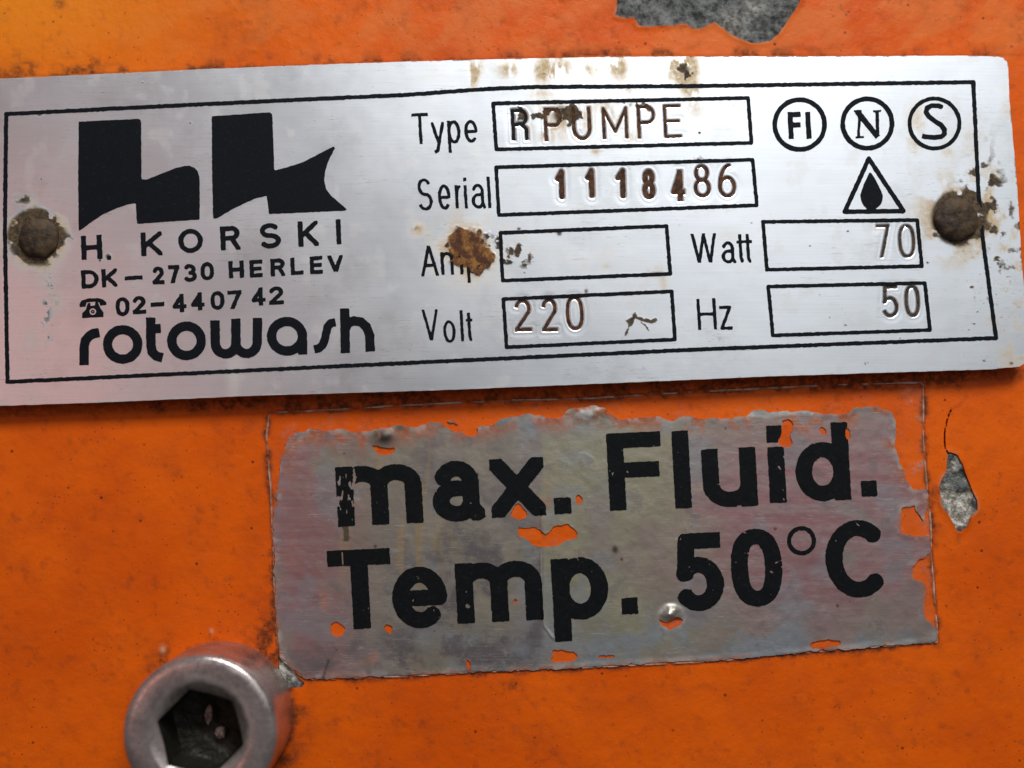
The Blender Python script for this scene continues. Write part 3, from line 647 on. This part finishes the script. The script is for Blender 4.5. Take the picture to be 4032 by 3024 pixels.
# logo
LH = pts(c1, [(428, 386), (590, 378), (752, 370), (764, 376), (768, 390), (769, 550), (770, 700), (800, 700), (870, 672), (950, 640), (1000, 628), (1030, 626), (1058, 636), (1078, 656), (1086, 690), (1087, 800), (1087, 918), (920, 930), (746, 942), (742, 890), (740, 832), (725, 830), (690, 838), (620, 862), (560, 890), (500, 930), (460, 960), (428, 982), (425, 700)])
LK = pts(c1, [(1152, 356), (1300, 346), (1470, 334), (1482, 344), (1488, 500), (1493, 645), (1500, 650), (1560, 635), (1650, 605), (1740, 560), (1815, 520), (1823, 530), (1800, 575), (1780, 620), (1768, 665), (1766, 710), (1776, 752), (1805, 790), (1850, 830), (1888, 862), (1880, 870), (1660, 880), (1463, 889), (1458, 840), (1452, 790), (1400, 800), (1330, 830), (1260, 865), (1210, 895), (1185, 911), (1160, 913), (1155, 700)])
ink('logo_letter', 'left black block shape of the emblem', lambda X, Y: sd_poly(LH, X, Y), (300, 795, 460, 920), 4, plate, base_z, M['ink'], 1.6, 11, .90)
ink('logo_letter', 'right black block shape of the emblem with a swallowtail end', lambda X, Y: sd_poly(LK, X, Y), (825, 1375, 435, 870), 4, plate, base_z, M['ink'], 1.6, 12, .92)
print_word('printed_line', 'black capitals H. KORSKI, widely spaced',
    word(c2, [('H', 440, 557, 33, 172), ('K', 765, 884, 14, 152), ('O', 968, 1106, -3, 137), ('R', 1198, 1308, -18, 120), ('S', 1410, 1530, -34, 112), ('K', 1620, 1734, -45, 100), ('I', 1828, 1858, -52, 87), ('.', 583, 604, 148, 170)]), 20.5, seed=21)
print_word('printed_line', 'black line DK - 2730 HERLEV',
    word(c2, [('D', 441, 537, 222, 328), ('K', 552, 640, 216, 322), ('-', 678, 776, 254, 282), ('2', 828, 895, 204, 306), ('7', 916, 978, 197, 299), ('3', 996, 1074, 190, 293), ('0', 1090, 1166, 180, 284), ('H', 1243, 1329, 173, 272), ('E', 1357, 1430, 168, 268), ('R', 1471, 1553, 160, 262), ('L', 1580, 1652, 155, 254), ('E', 1685, 1757, 148, 249), ('V', 1783, 1869, 142, 246)]), 17, seed=22, step=2.6)
def phone(X, Y):
    d = sd_poly(pts(c2, [(432, 412), (445, 392), (480, 380), (530, 378), (560, 384), (578, 402), (578, 416), (545, 420), (540, 402), (510, 398), (470, 402), (465, 424), (434, 428)]), X, Y)
    b = sd_poly(pts(c2, [(478, 404), (492, 404), (492, 420), (518, 418), (518, 400), (532, 402), (545, 432), (562, 455), (562, 482), (446, 487), (447, 462), (468, 440)]), X, Y)
    hc = c2(505, 452); b = np.maximum(b, -(np.hypot(X-hc[0], Y-hc[1])-13)); b = np.minimum(b, abs(np.hypot(X-hc[0], Y-hc[1])-5)-2.2)
    return np.minimum(d, b)
tel = print_word('printed_line', 'black telephone symbol and number 02 - 4407 42',
    word(c2, [('0', 627, 706, 371, 479), ('2', 720, 795, 364, 467), ('-', 820, 894, 399, 427), ('4', 935, 1016, 354, 458), ('4', 1036, 1115, 345, 448), ('0', 1144, 1223, 338, 444), ('7', 1238, 1317, 334, 440), ('4', 1367, 1446, 318, 422), ('2', 1462, 1545, 312, 416)]), 17, seed=23, step=2.6)
ink('telephone_symbol', None, phone, (300, 425, 1160, 1260), 2.4, tel, base_z, M['ink'], 1.2, 25)
rw = part_empty('printed_line', 'heavy rounded black lettering rotowash', plate)
def roto(strokes):
    P = np.array([q for st in strokes for q in pts(c2, st[0])])
    def f(X, Y):
        d = np.full(X.shape, 1e3)
        for st in strokes: d = np.minimum(d, sd_line(pts(c2, st[0]), X, Y, st[1], st[2], 0, st[3]))
        return d
    ink('letter', None, f, (P[:, 0].min()-30, P[:, 0].max()+30, P[:, 1].min()-30, P[:, 1].max()+30), 3.2, rw, base_z, M['ink'], 1.6, 24)
def K(L, e=(0, 0), r=18.5, cl=False): return (L, r, e, cl)
roto([K([(457, 744), (458, 640), (465, 610), (485, 585), (510, 571), (540, 566)])])
roto([K(A(667, 631, 82, 80, 0, 360, 40), cl=True)])
roto([K([(820, 484), (821, 640), (828, 672), (850, 695), (885, 703)]), K([(820, 546), (875, 543)])])
roto([K(A(1015, 611, 80, 80, 0, 360, 40), cl=True)])
roto([K([(1170, 500), (1172, 620)]+[(1172+56-56*math.cos(t), 625+57*math.sin(t)) for t in np.linspace(0, math.pi, 12)]+[(1284, 620), (1283, 490)]),
      K([(1284, 620)]+[(1342-58*math.cos(t), 620+60*math.sin(t)) for t in np.linspace(0, math.pi, 12)]+[(1402, 486)])])
roto([K(A(1562, 586, 84, 80, 0, 360, 40), cl=True), K([(1646, 590), (1648, 686)])])
roto([K([(1826, 510), (1800, 515), (1783, 535), (1775, 570), (1768, 605), (1755, 635), (1735, 652), (1710, 657)], r=16.5)])
roto([K([(1876, 434), (1880, 678)]), K([(1880, 545), (1895, 515), (1925, 502), (1965, 508), (1995, 535), (2012, 580), (2016, 670)], (-1, 0))])

pw = lambda lab, c, L, seed, sw=13, **k: print_word('field_name', lab, word(c, L), sw, -.03, .06, .05, 2.6, seed=seed, **k)
pw('thin black word Type', c3, [('T', 205, 322, 415, 627), ('y', 335, 432, 475, 690), ('p', 444, 538, 463, 684), ('e', 556, 650, 460, 617)], 31)
pw('thin black word Serial', c3, [('S', 241, 348, 852, 1072), ('e', 379, 470, 893, 1066), ('r', 494, 545, 898, 1056), ('i', 552, 580, 848, 1056), ('a', 604, 704, 888, 1058), ('l', 708, 740, 842, 1054)], 32)
pw('thin black word Amp, half hidden by rust', c4, [('Aa', 262, 386, 358, 575), ('m', 398, 552, 408, 566), ('p', 572, 668, 405, 618)], 33)
pw('thin black word Volt', c4, [('V', 276, 390, 795, 1015), ('o', 415, 503, 868, 1022), ('l', 528, 556, 800, 1012), ('t', 568, 618, 818, 1008)], 34, 12)
pw('thin black word Watt', c6, [('W', 35, 206, 277, 483), ('a', 232, 330, 330, 478), ('t', 332, 388, 284, 474), ('t', 380, 438, 282, 474)], 35)
pw('thin black letters Hz', c6, [('H', 72, 203, 703, 913), ('z', 220, 305, 752, 912)], 36)

# approval marks
def mark(lab, c, R, r, seed, extra):
    cc = c5(*c); ink('approval_mark', lab, lambda X, Y: np.minimum(abs(np.hypot(X-cc[0], Y-cc[1])-R)-r, extra(X, Y)), (cc[0]-R-12, cc[0]+R+12, cc[1]-R-12, cc[1]+R+12), 3, plate, base_z, M['ink'], 1.6, seed)
mark('circle with the letters FI', (745, 482), 98, 9.5, 41, lambda X, Y: np.minimum(glyph_sdf('F', *c5(668, 0)[:1], *c5(758, 0)[:1], c5(0, 398)[1], c5(0, 577)[1], 20, X, Y, -.03, .05, 0), sd_line(pts(c5, [(797, 400), (808, 575)]), X, Y, 10, (0, 0))))
def ser_n(X, Y):
    d = sd_line(pts(c5, [(1138, 400), (1130, 560)]), X, Y, 5.5); d = np.minimum(d, sd_line(pts(c5, [(1252, 395), (1255, 560)]), X, Y, 7))
    d = np.minimum(d, sd_line(pts(c5, [(1120, 395), (1258, 565)]), X, Y, 11)); d = np.minimum(d, sd_line(pts(c5, [(1100, 395), (1150, 392)]), X, Y, 4))
    d = np.minimum(d, sd_line(pts(c5, [(1225, 395), (1278, 393)]), X, Y, 4)); return np.minimum(d, sd_line(pts(c5, [(1110, 566), (1165, 563)]), X, Y, 4))
mark('circle with a serif letter N', (1188, 475), 97, 9.5, 42, ser_n)
mark('circle with a slanted letter S', (1627, 475), 98, 8.0, 43, lambda X, Y: sd_line(smooth(pts(c5, [(1680, 372), (1665, 362)]), 1)[:2]+pts(c5, [(1650, 358), (1610, 358), (1580, 372), (1572, 400), (1590, 430), (1630, 460), (1670, 485), (1692, 515), (1692, 545), (1670, 562), (1630, 566), (1570, 562), (1545, 556)]), X, Y, 9.5))
TRI = pts(c5, [(1197, 705), (1040, 1052), (1425, 1048)])
def drop(X, Y):
    P = pts(c5, [(1205, 788), (1226, 818), (1250, 858), (1274, 905), (1290, 945), (1286, 985), (1268, 1015), (1244, 1030), (1240, 1050), (1186, 1050), (1184, 1030), (1160, 1010), (1144, 975), (1143, 935), (1158, 888), (1182, 835)])
    return sd_poly(smooth(P, 1), X, Y)
ink('approval_mark', 'triangle with a black drop inside', lambda X, Y: np.minimum(sd_frame(TRI, X, Y, 9), drop(X, Y)), c5(1000, 0)[:1]+c5(1470, 0)[:1]+(c5(0, 670)[1], c5(0, 1085)[1]), 3, plate, base_z, M['ink'], 1.6, 44)

# stamped characters: rust and dirt lying in the grooves
def stamp_fill(idx, lab, shrink=.8, wear=.0, mat=None):
    e = part_empty('stamped_text', lab, plate)
    for i in idx:
        L, sw, sl_, le = STAMPS[i]
        for g in L:
            ink('stamped_digit' if g[0] in '0123456789' else 'stamped_letter', None, lambda X, Y: stamp_sdf(([g], sw, sl_, le), X, Y)+shrink,
                (g[1]-6, g[2]+6, g[3]-6, g[4]+6), 2.4, e, plate_z, mat or M['fill'], 2.0, 60+idx[0], wear, .0016)
M['fill_dark'] = m_ink('dark_dirt_in_stamping', (.016, .015, .014), .7)
t_ = NT('pale_dirt_in_stamping'); M['fill_pale'] = t_.out(t_.mix(t_.ramp(t_.noise(30, 4), .35, .65), (.025, .015, .009), (.09, .055, .032)), .7, .2, t_.bump(t_.noise(60, 3), .006, .8))
stamp_fill([0], 'stamped letter R, darkened', mat=M['fill_dark'])
stamp_fill([1, 2, 3, 4, 5], 'stamped letters PUMPE, filled with brown rust', -.6, .86)
stamp_fill([6], 'stamped digits 11184, thick and rusty', .3)
stamp_fill([7], 'thinner stamped digits 86', -.8, .84)
stamp_fill([8], 'stamped number 220', -1.0, .86)
stamp_fill([9], 'stamped number 70, faint', -.4, .84, M['fill_pale'])
stamp_fill([10], 'stamped number 50', -.8, .84, M['fill_pale'])

# ------------------------------------------------------------------ rivets
def poly_obj(name, V, Fc, mat, parent=None, sm=True):
    me = bpy.data.meshes.new(name); me.from_pydata([tuple(v) for v in V], [], Fc); me.materials.append(mat)
    if sm: me.polygons.foreach_set('use_smooth', [True]*len(me.polygons))
    me.update(); o = bpy.data.objects.new(name, me); COL.objects.link(o)
    if parent: o.parent = parent
    return o
def revolve(prof, N, fn=None):
    V = []; Fc = []
    for k, (r, z) in enumerate(prof):
        for i in range(N):
            a = 2*math.pi*i/N; rr = r(a) if callable(r) else r; zz = z(a) if callable(z) else z
            V.append((rr*math.cos(a), rr*math.sin(a), zz))
    for k in range(len(prof)-1):
        for i in range(N):
            j = (i+1) % N; Fc.append((k*N+i, k*N+j, (k+1)*N+j, (k+1)*N+i))
    return V, Fc
for (px, py), lab, R, sd in ((RIV_L, 'round rusty brown rivet at the left end of the metal plate', .148, 1), (RIV_R, 'round dark rusty rivet at the right end of the metal plate', .158, 2)):
    prof = [(R*1.0, -.06), (R*1.0, .01)]+[(R*math.cos(t), .012+.062*math.sin(t)) for t in np.linspace(.12, 1.5, 14)]+[(.0008, .0745)]
    V, Fc = revolve(prof, 72)
    V = np.array(V); n = fbm(V[:, 0]*300+500, V[:, 1]*300+500+V[:, 2]*200, 20, sd*7, 4)-.5
    nr = V/(np.linalg.norm(V, axis=1)[:, None]+1e-6); V = V+nr*n[:, None]*.030
    dz = -.012*np.exp(-(np.hypot(V[:, 0], V[:, 1])/.05)**2); V[:, 2] += dz
    o = poly_obj('rivet', V, Fc, M['rivet'])
    zb = float(base_z(np.array([float(px)]), np.array([float(py)]))[0])
    p = unproj(np.array([float(px)]), np.array([float(py)]), zb+.07)[0]; o.location = (p[0], p[1], zb)
    o['label'] = lab; o['category'] = 'rivet'; o['group'] = 'rivets holding the metal plate'

# ------------------------------------------------------------------ socket head screw
screw = thing('socket_head_screw', 'dull steel hex socket screw standing proud of the orange panel, left below the sticker', 'screw', 0, 0, 0)
screw.location = (bc[0], bc[1], 0)
N = 240; R = .533; HH = BOLT_H
aff = .262
def hexr(a, f=aff, ph=math.radians(-15)):
    t = (a-ph) % (math.pi/3)-math.pi/6; return min(f/math.cos(t), f/math.cos(math.pi/6)*.985)
prof = [(R*.97, -.05), (R, .03), (R, .20), (R, .40), (R, HH-.06)]+[(R-.042*(1-math.cos(t)), HH-.06+.052*math.sin(t)) for t in np.linspace(.2, 1.45, 8)]+[(R-.052, HH-.002), (R-.07, HH), (R-.13, HH+.001), (.355, HH), (.335, HH-.006), (lambda a: hexr(a)*1.0+.006, lambda a: HH-.012-(.335-hexr(a))*.55)]
V, Fc = revolve(prof, N); V = np.array(V)
V[:, :2] *= (1+.006*(fbm(V[:, 0]*100+300, V[:, 1]*100+300+V[:, 2]*80, 22, 5, 3)-.5))[:, None]
poly_obj('screw_head', V, Fc, M['steel'], screw)
prof = [(lambda a: hexr(a)*1.0+.006, lambda a: HH-.012-(.335-hexr(a))*.55), (lambda a: hexr(a), HH-.10), (lambda a: hexr(a), HH-.32), (lambda a: hexr(a)*.97, HH-.34)]+[(.24-.239*q/14, HH-.35-.004*q) for q in range(15)]
V, Fc = revolve(prof, N); V = np.array(V); n = fbm(V[:, 0]*100+400, V[:, 1]*100+400, 9, 15, 4)-.5
V[:, 2] += np.where(V[:, 2] < HH-.3, n*.045, 0)
o = poly_obj('hex_socket', V, Fc, M['dark'], screw, False)
# bits of dried dirt inside the socket
rnd = random.Random(4)
t_ = NT('pale_grit'); M['grit'] = t_.out(t_.mix(t_.ramp(t_.noise(20, 4), .4, .6), (.14, .09, .07), (.32, .22, .18)), .7)
def pebble(name, c, s, parent, seed):
    V = []; Fc = []; a, b = 8, 6
    V2, F2 = revolve([(.02, -.5)]+[(math.sin(t)*.5, -math.cos(t)*.5) for t in np.linspace(.5, 2.6, b)]+[(.02, .5)], a)
    V2 = np.array(V2); r = random.Random(seed); V2 = V2*np.array([[1+.5*r.random()]*3 for _ in V2])*np.array(s)
    o = poly_obj(name, V2, F2, M['grit'], parent, False); o.location = c; return o
pebble('dirt_lump', (-.02, .06, HH-.33), (.05, .12, .06), screw, 1); pebble('dirt_lump', (.06, -.07, HH-.34), (.06, .07, .06), screw, 2)

# ------------------------------------------------------------------ the sticker
stk = thing('sticker', 'worn silver foil sticker with bold black temperature warning, below the riveted plate', 'sticker', 0, 0, 0)
def stk_z(x, y): return pl_z(x, y)*.6+.010+.004*(fbm(x, y, 200, 81, 3)-.5)
def holes(X, Y):
    d = np.full(X.shape, 1e3)
    for P in HOLES: d = np.minimum(d, sd_poly(smooth(P, 2), X, Y)-3)
    # lower half of the burst bubble
    rb = np.hypot(X-BUB[0], Y-BUB[1]); b = np.maximum(rb-52, -(Y-(BUB[1]+14+8*np.sin(X*.07)))); d = np.minimum(d, b)
    return d
def foil_sdf(X, Y):
    e = np.maximum(sd_poly(FOIL, X, Y), sd_poly(FILM, X, Y)+3)
    return np.maximum(e+(fbm(X, Y, 30, 6, 5)-.5)*20, -(holes(X, Y)+(fbm(X, Y, 24, 7, 4)-.5)*20))
def f_pink(x, y):
    n = fbm(x, y, 260, 19, 4)
    return np.clip(ss(1560, 1200, x)*1.0*ss(.25, .5, n+.1)+gauss(x, y, (3280, 2060), 560, 360)*ss(.22, .46, n)*1.8, 0, 1)
def f_olive(x, y):
    n = fbm(x, y, 200, 191, 4); return np.clip(ss(2125, 2140, x+6*np.sin(y*.02))*ss(2950, 2500, x)*ss(.25, .5, n)*ss(2620, 2500, y), 0, 1)*.9
def f_grey(x, y):
    n = fbm(x, y, 120, 192, 4); return np.clip((gauss(x, y, (1950, 2320), 420, 330)+gauss(x, y, (1850, 1800), 260, 120)*.7+gauss(x, y, (1500, 2620), 500, 110)*.8)*ss(2150, 2125, x)*ss(.3, .5, n)*1.3, 0, 1)
def f_yellow(x, y): return np.clip(gauss(x, y, (1560, 2020), 260, 320)*1.3, 0, 1)
def f_blue(x, y):
    n = fbm(x, y, 130, 20, 4); return np.clip(gauss(x, y, (2900, 2540), 900, 110)*ss(.38, .58, n)*1.3+ss(.60, .72, n)*.5+gauss(x, y, cA(1750, 330), 260, 50)*.7, 0, 1)
def f_seep(x, y):
    n = fbm(x, y, 46, 23, 5); e = -sd_poly(FOIL, x, y)
    d = ss(95, 0, e)*ss(.40, .54, n)*ss(2000, 1700, y)*1.0+ss(26, 0, e)*ss(.46, .6, n)*.7
    d = d+ss(16, 0, holes(x, y))*.30*ss(.4, .6, n)
    d = d+gauss(x, y, cC(720, 870), 150, 26)*ss(.35, .6, n)*.55+gauss(x, y, cC(220, 330), 40, 110)*.35*ss(.3, .6, n)+gauss(x, y, cC(408, 545), 14, 40)*.7
    d = d+gauss(x, y, cB(1220, 320), 120, 34)*ss(.38, .56, n)*.8+gauss(x, y, cA(620, 420), 200, 40)*ss(.4, .6, n)*.6+gauss(x, y, cA(1700, 760), 30, 60)*.5*ss(.4, .6, n)+gauss(x, y, cB(1840, 820), 30, 100)*.4
    return np.clip(d, 0, 1)
def f_dirt(x, y):
    n = fbm(x, y, 30, 24, 4)
    d = gauss(x, y, cA(755, 395), 42, 28)*1.3*ss(.3, .5, n)+gauss(x, y, cA(850, 345), 20, 15)*.7
    d = d+ss(4, -2, sd_line(pts(cA, [(530, 900), (535, 1005)]), x, y, 11)+(n-.5)*16)*.9
    d = d+gauss(x, y, cD(170, 228), 12, 16)*.8+gauss(x, y, cC(2095, 240), 12, 14)*.6
    d = d+ss(3, -1, sd_line(pts(cC, [(435, 880), (400, 990)]), x, y, 5)+(n-.5)*8)*.8+ss(12, 3, -sd_poly(FILM, x, y))*ss(.45, .6, n)*.6
    return np.clip(d, 0, 1)
def f_pale(x, y):
    n = fbm(x, y, 34, 25, 4); d = gauss(x, y, cA(1930, 270), 90, 34)*ss(.4, .58, n)*1.2
    e = -sd_poly(FOIL, x, y); d = d+ss(34, 4, e)*ss(.52, .64, fbm(x, y, 50, 26, 3))*.5
    d = d+ss(3, -1, sd_line(pts(cB, [(880, 245), (1000, 255), (1100, 240), (1250, 245)]), x, y, 9)+(n-.5)*14)*.8
    rb = np.hypot(x-BUB[0], y-BUB[1]); d = d+ss(62, 50, rb)*.7*ss(.35, .6, n)
    d = d+ss(2, -1, sd_line(pts(cA, [(1890, 488), (1930, 492), (1975, 520)]), x, y, 4))*.7
    d = d+ss(2.0, -1, sd_line(pts(cC, [(1668, 240), (1672, 600), (1690, 690), (1740, 760)]), x, y, 2.5)+(n-.5)*3)*.5
    return np.clip(d, 0, 1)
def foil_z(x, y):
    z = stk_z(x, y)+.0025*(fbm(x, y, 36, 83, 3)-.5)
    e = -sd_poly(FOIL, x, y); z = z+.004*ss(26, 2, e)*fbm(x, y, 70, 84, 2)
    rb = np.hypot(x-BUB[0], y-BUB[1]); z = z+.045*ss(56, 8, rb)*(.35+1.2*fbm(x, y, 22, 86, 3))*ss(BUB[1]+24, BUB[1]-10, y)
    z = z+.03*gauss(x, y, cA(755, 395), 40, 26)
    z = z+.035*gauss(x, y, cA(1930, 250), 80, 26)*fbm(x, y, 40, 85, 3)+.010*ss(3, -3, sd_line(pts(cC, [(1672, 0), (1672, 600), (1690, 690), (1740, 760)]), x, y, 3))
    return z
a = np.array(FILM); xs, ys, X, Y = gridfor(a[:, 0].min(), a[:, 0].max(), a[:, 1].min(), a[:, 1].max(), 5)
region_mesh('silver_foil', xs, ys, foil_sdf(X, Y), foil_z, .010, M['foil'], stk, dict(pink=f_pink, olive=f_olive, grey=f_grey, yellow=f_yellow, blue=f_blue, seep=f_seep, dirt=f_dirt, pale=f_pale))
def film_edge(x, y):
    e = abs(sd_poly(FILM, x, y)); n = fbm(x, y, 40, 33, 4)
    return np.clip(ss(8, 3, e)*ss(.30, .5, n)*.75, 0, 1)
o = region_mesh('clear_film', xs, ys, np.maximum(sd_poly(FILM, X, Y)+(fbm(X, Y, 50, 34, 3)-.5)*4, -(foil_sdf(X, Y)-2)), lambda x, y: pl_z(x, y)+.006+.006*ss(20, 4, abs(sd_poly(FILM, x, y))), .004, M['film'], stk,
    dict(edge=film_edge, haze=lambda x, y: np.clip(ss(3500, 3640, x)*1.0+ss(80, 20, sd_poly(FOIL, x, y))*.35, 0, 1)))
o['label'] = 'clear film margin round the worn foil'

def chipf(X, Y):
    h = -(holes(X, Y)-1.0)
    h = np.maximum(h, -(sd_line(pts(cA, [(578, 560), (582, 640), (576, 700)]), X, Y, 4)-(fbm(X, Y, 16, 8, 3)-.45)*22))
    h = np.maximum(h, np.minimum((fbm(X*1.6, Y*.5, 14, 44, 3)-.66)*60, -(sd_line(pts(cA, [(525, 600), (530, 900)]), X, Y, 34))))
    h = np.maximum(h, -(sd_line(pts(cC, [(512, 255), (516, 330)]), X, Y, 3)))
    for c, L, r in ((cB, [(1058, 532), (1066, 550)], 3), (cD, [(1480, 80), (1498, 98)], 2.5), (cD, [(1045, 298), (1075, 285)], 2.5), (cD, [(1015, 345), (1025, 352)], 3.5), (cC, [(1238, 568), (1245, 572)], 7), (cB, [(235, 560), (238, 566)], 4), (cB, [(228, 655), (232, 665)], 3), (cB, [(1085, 712), (1088, 715)], 3)):
        h = np.maximum(h, -(sd_line(pts(c, L), X, Y, r, (-1, -1))+(fbm(X, Y, 10, 46, 2)-.5)*7))
    sp = (fbm(X, Y, 9, 99, 2)-.86)*80
    return np.maximum(h, sp)
def sl(X, Y): return stk_z(X, Y)+.0045
BW = 68
def big(lab, L, seed, slope=-.05, lean=.055, k=.08, sw=BW, extra=None):
    print_word('printed_word', lab, L, sw, slope, lean, k, 3.6, parent=stk, zf=lambda x, y: foil_z(x, y)+.001, mat=M['ink2'], rough=2.4, seed=seed, chip=chipf, extra=extra)
big('bold black word max.', word(cA, [('m', 474, 982, 548, 922), ('a', 1028, 1342, 528, 898), ('x', 1368, 1694, 512, 870), ('.', 1742, 1844, 748, 848)]), 101)
big('bold black word Fluid.', word(cB, [('F', 124, 430, 340, 778), ('l', 472, 590, 336, 766), ('u', 640, 945, 426, 764), ('i', 990, 1104, 307, 736), ('d', 1142, 1450, 290, 732), ('.', 1508, 1596, 610, 700)]), 102, sw=66)
big('bold black word Temp.', word(cC, [('T', 428, 806, 230, 712), ('e', 797, 1128, 332, 708), ('m', 1168, 1680, 298, 674), ('p', 1728, 2068, 276, 780)])+word(cD, [('.', 203, 294, 487, 580)]), 103, sw=69)
big('bold black digits 50', word(cD, [('5', 486, 768, 128, 570), ('0', 793, 1084, 105, 544)]), 104, sw=68)
dg = cD(1184, 178)
big('bold black degree sign and capital C', word(cD, [('C', 1308, 1668, 56, 498)]), 105, sw=68)
ink('printed_word', 'thin black degree ring before the capital C', lambda X, Y: abs(np.hypot((X-dg[0]), (Y-dg[1]))-49)-8.5, (dg[0]-70, dg[0]+70, dg[1]-70, dg[1]+70), 3, stk, lambda x, y: foil_z(x, y)+.001, M['ink2'], 2.2, 106)
# put each thing's empty at the thing itself
for root, (px, py) in ((plate, (2000, 900)), (stk, (2370, 2150))):
    c = unproj(np.array([float(px)]), np.array([float(py)]), 0.0)[0]
    root.location = c
    for ch in root.children: ch.location = (-c[0], -c[1], -c[2])
print('tris', sum(len(p.vertices)-2 for o in bpy.data.objects if o.type == 'MESH' for p in o.data.polygons))
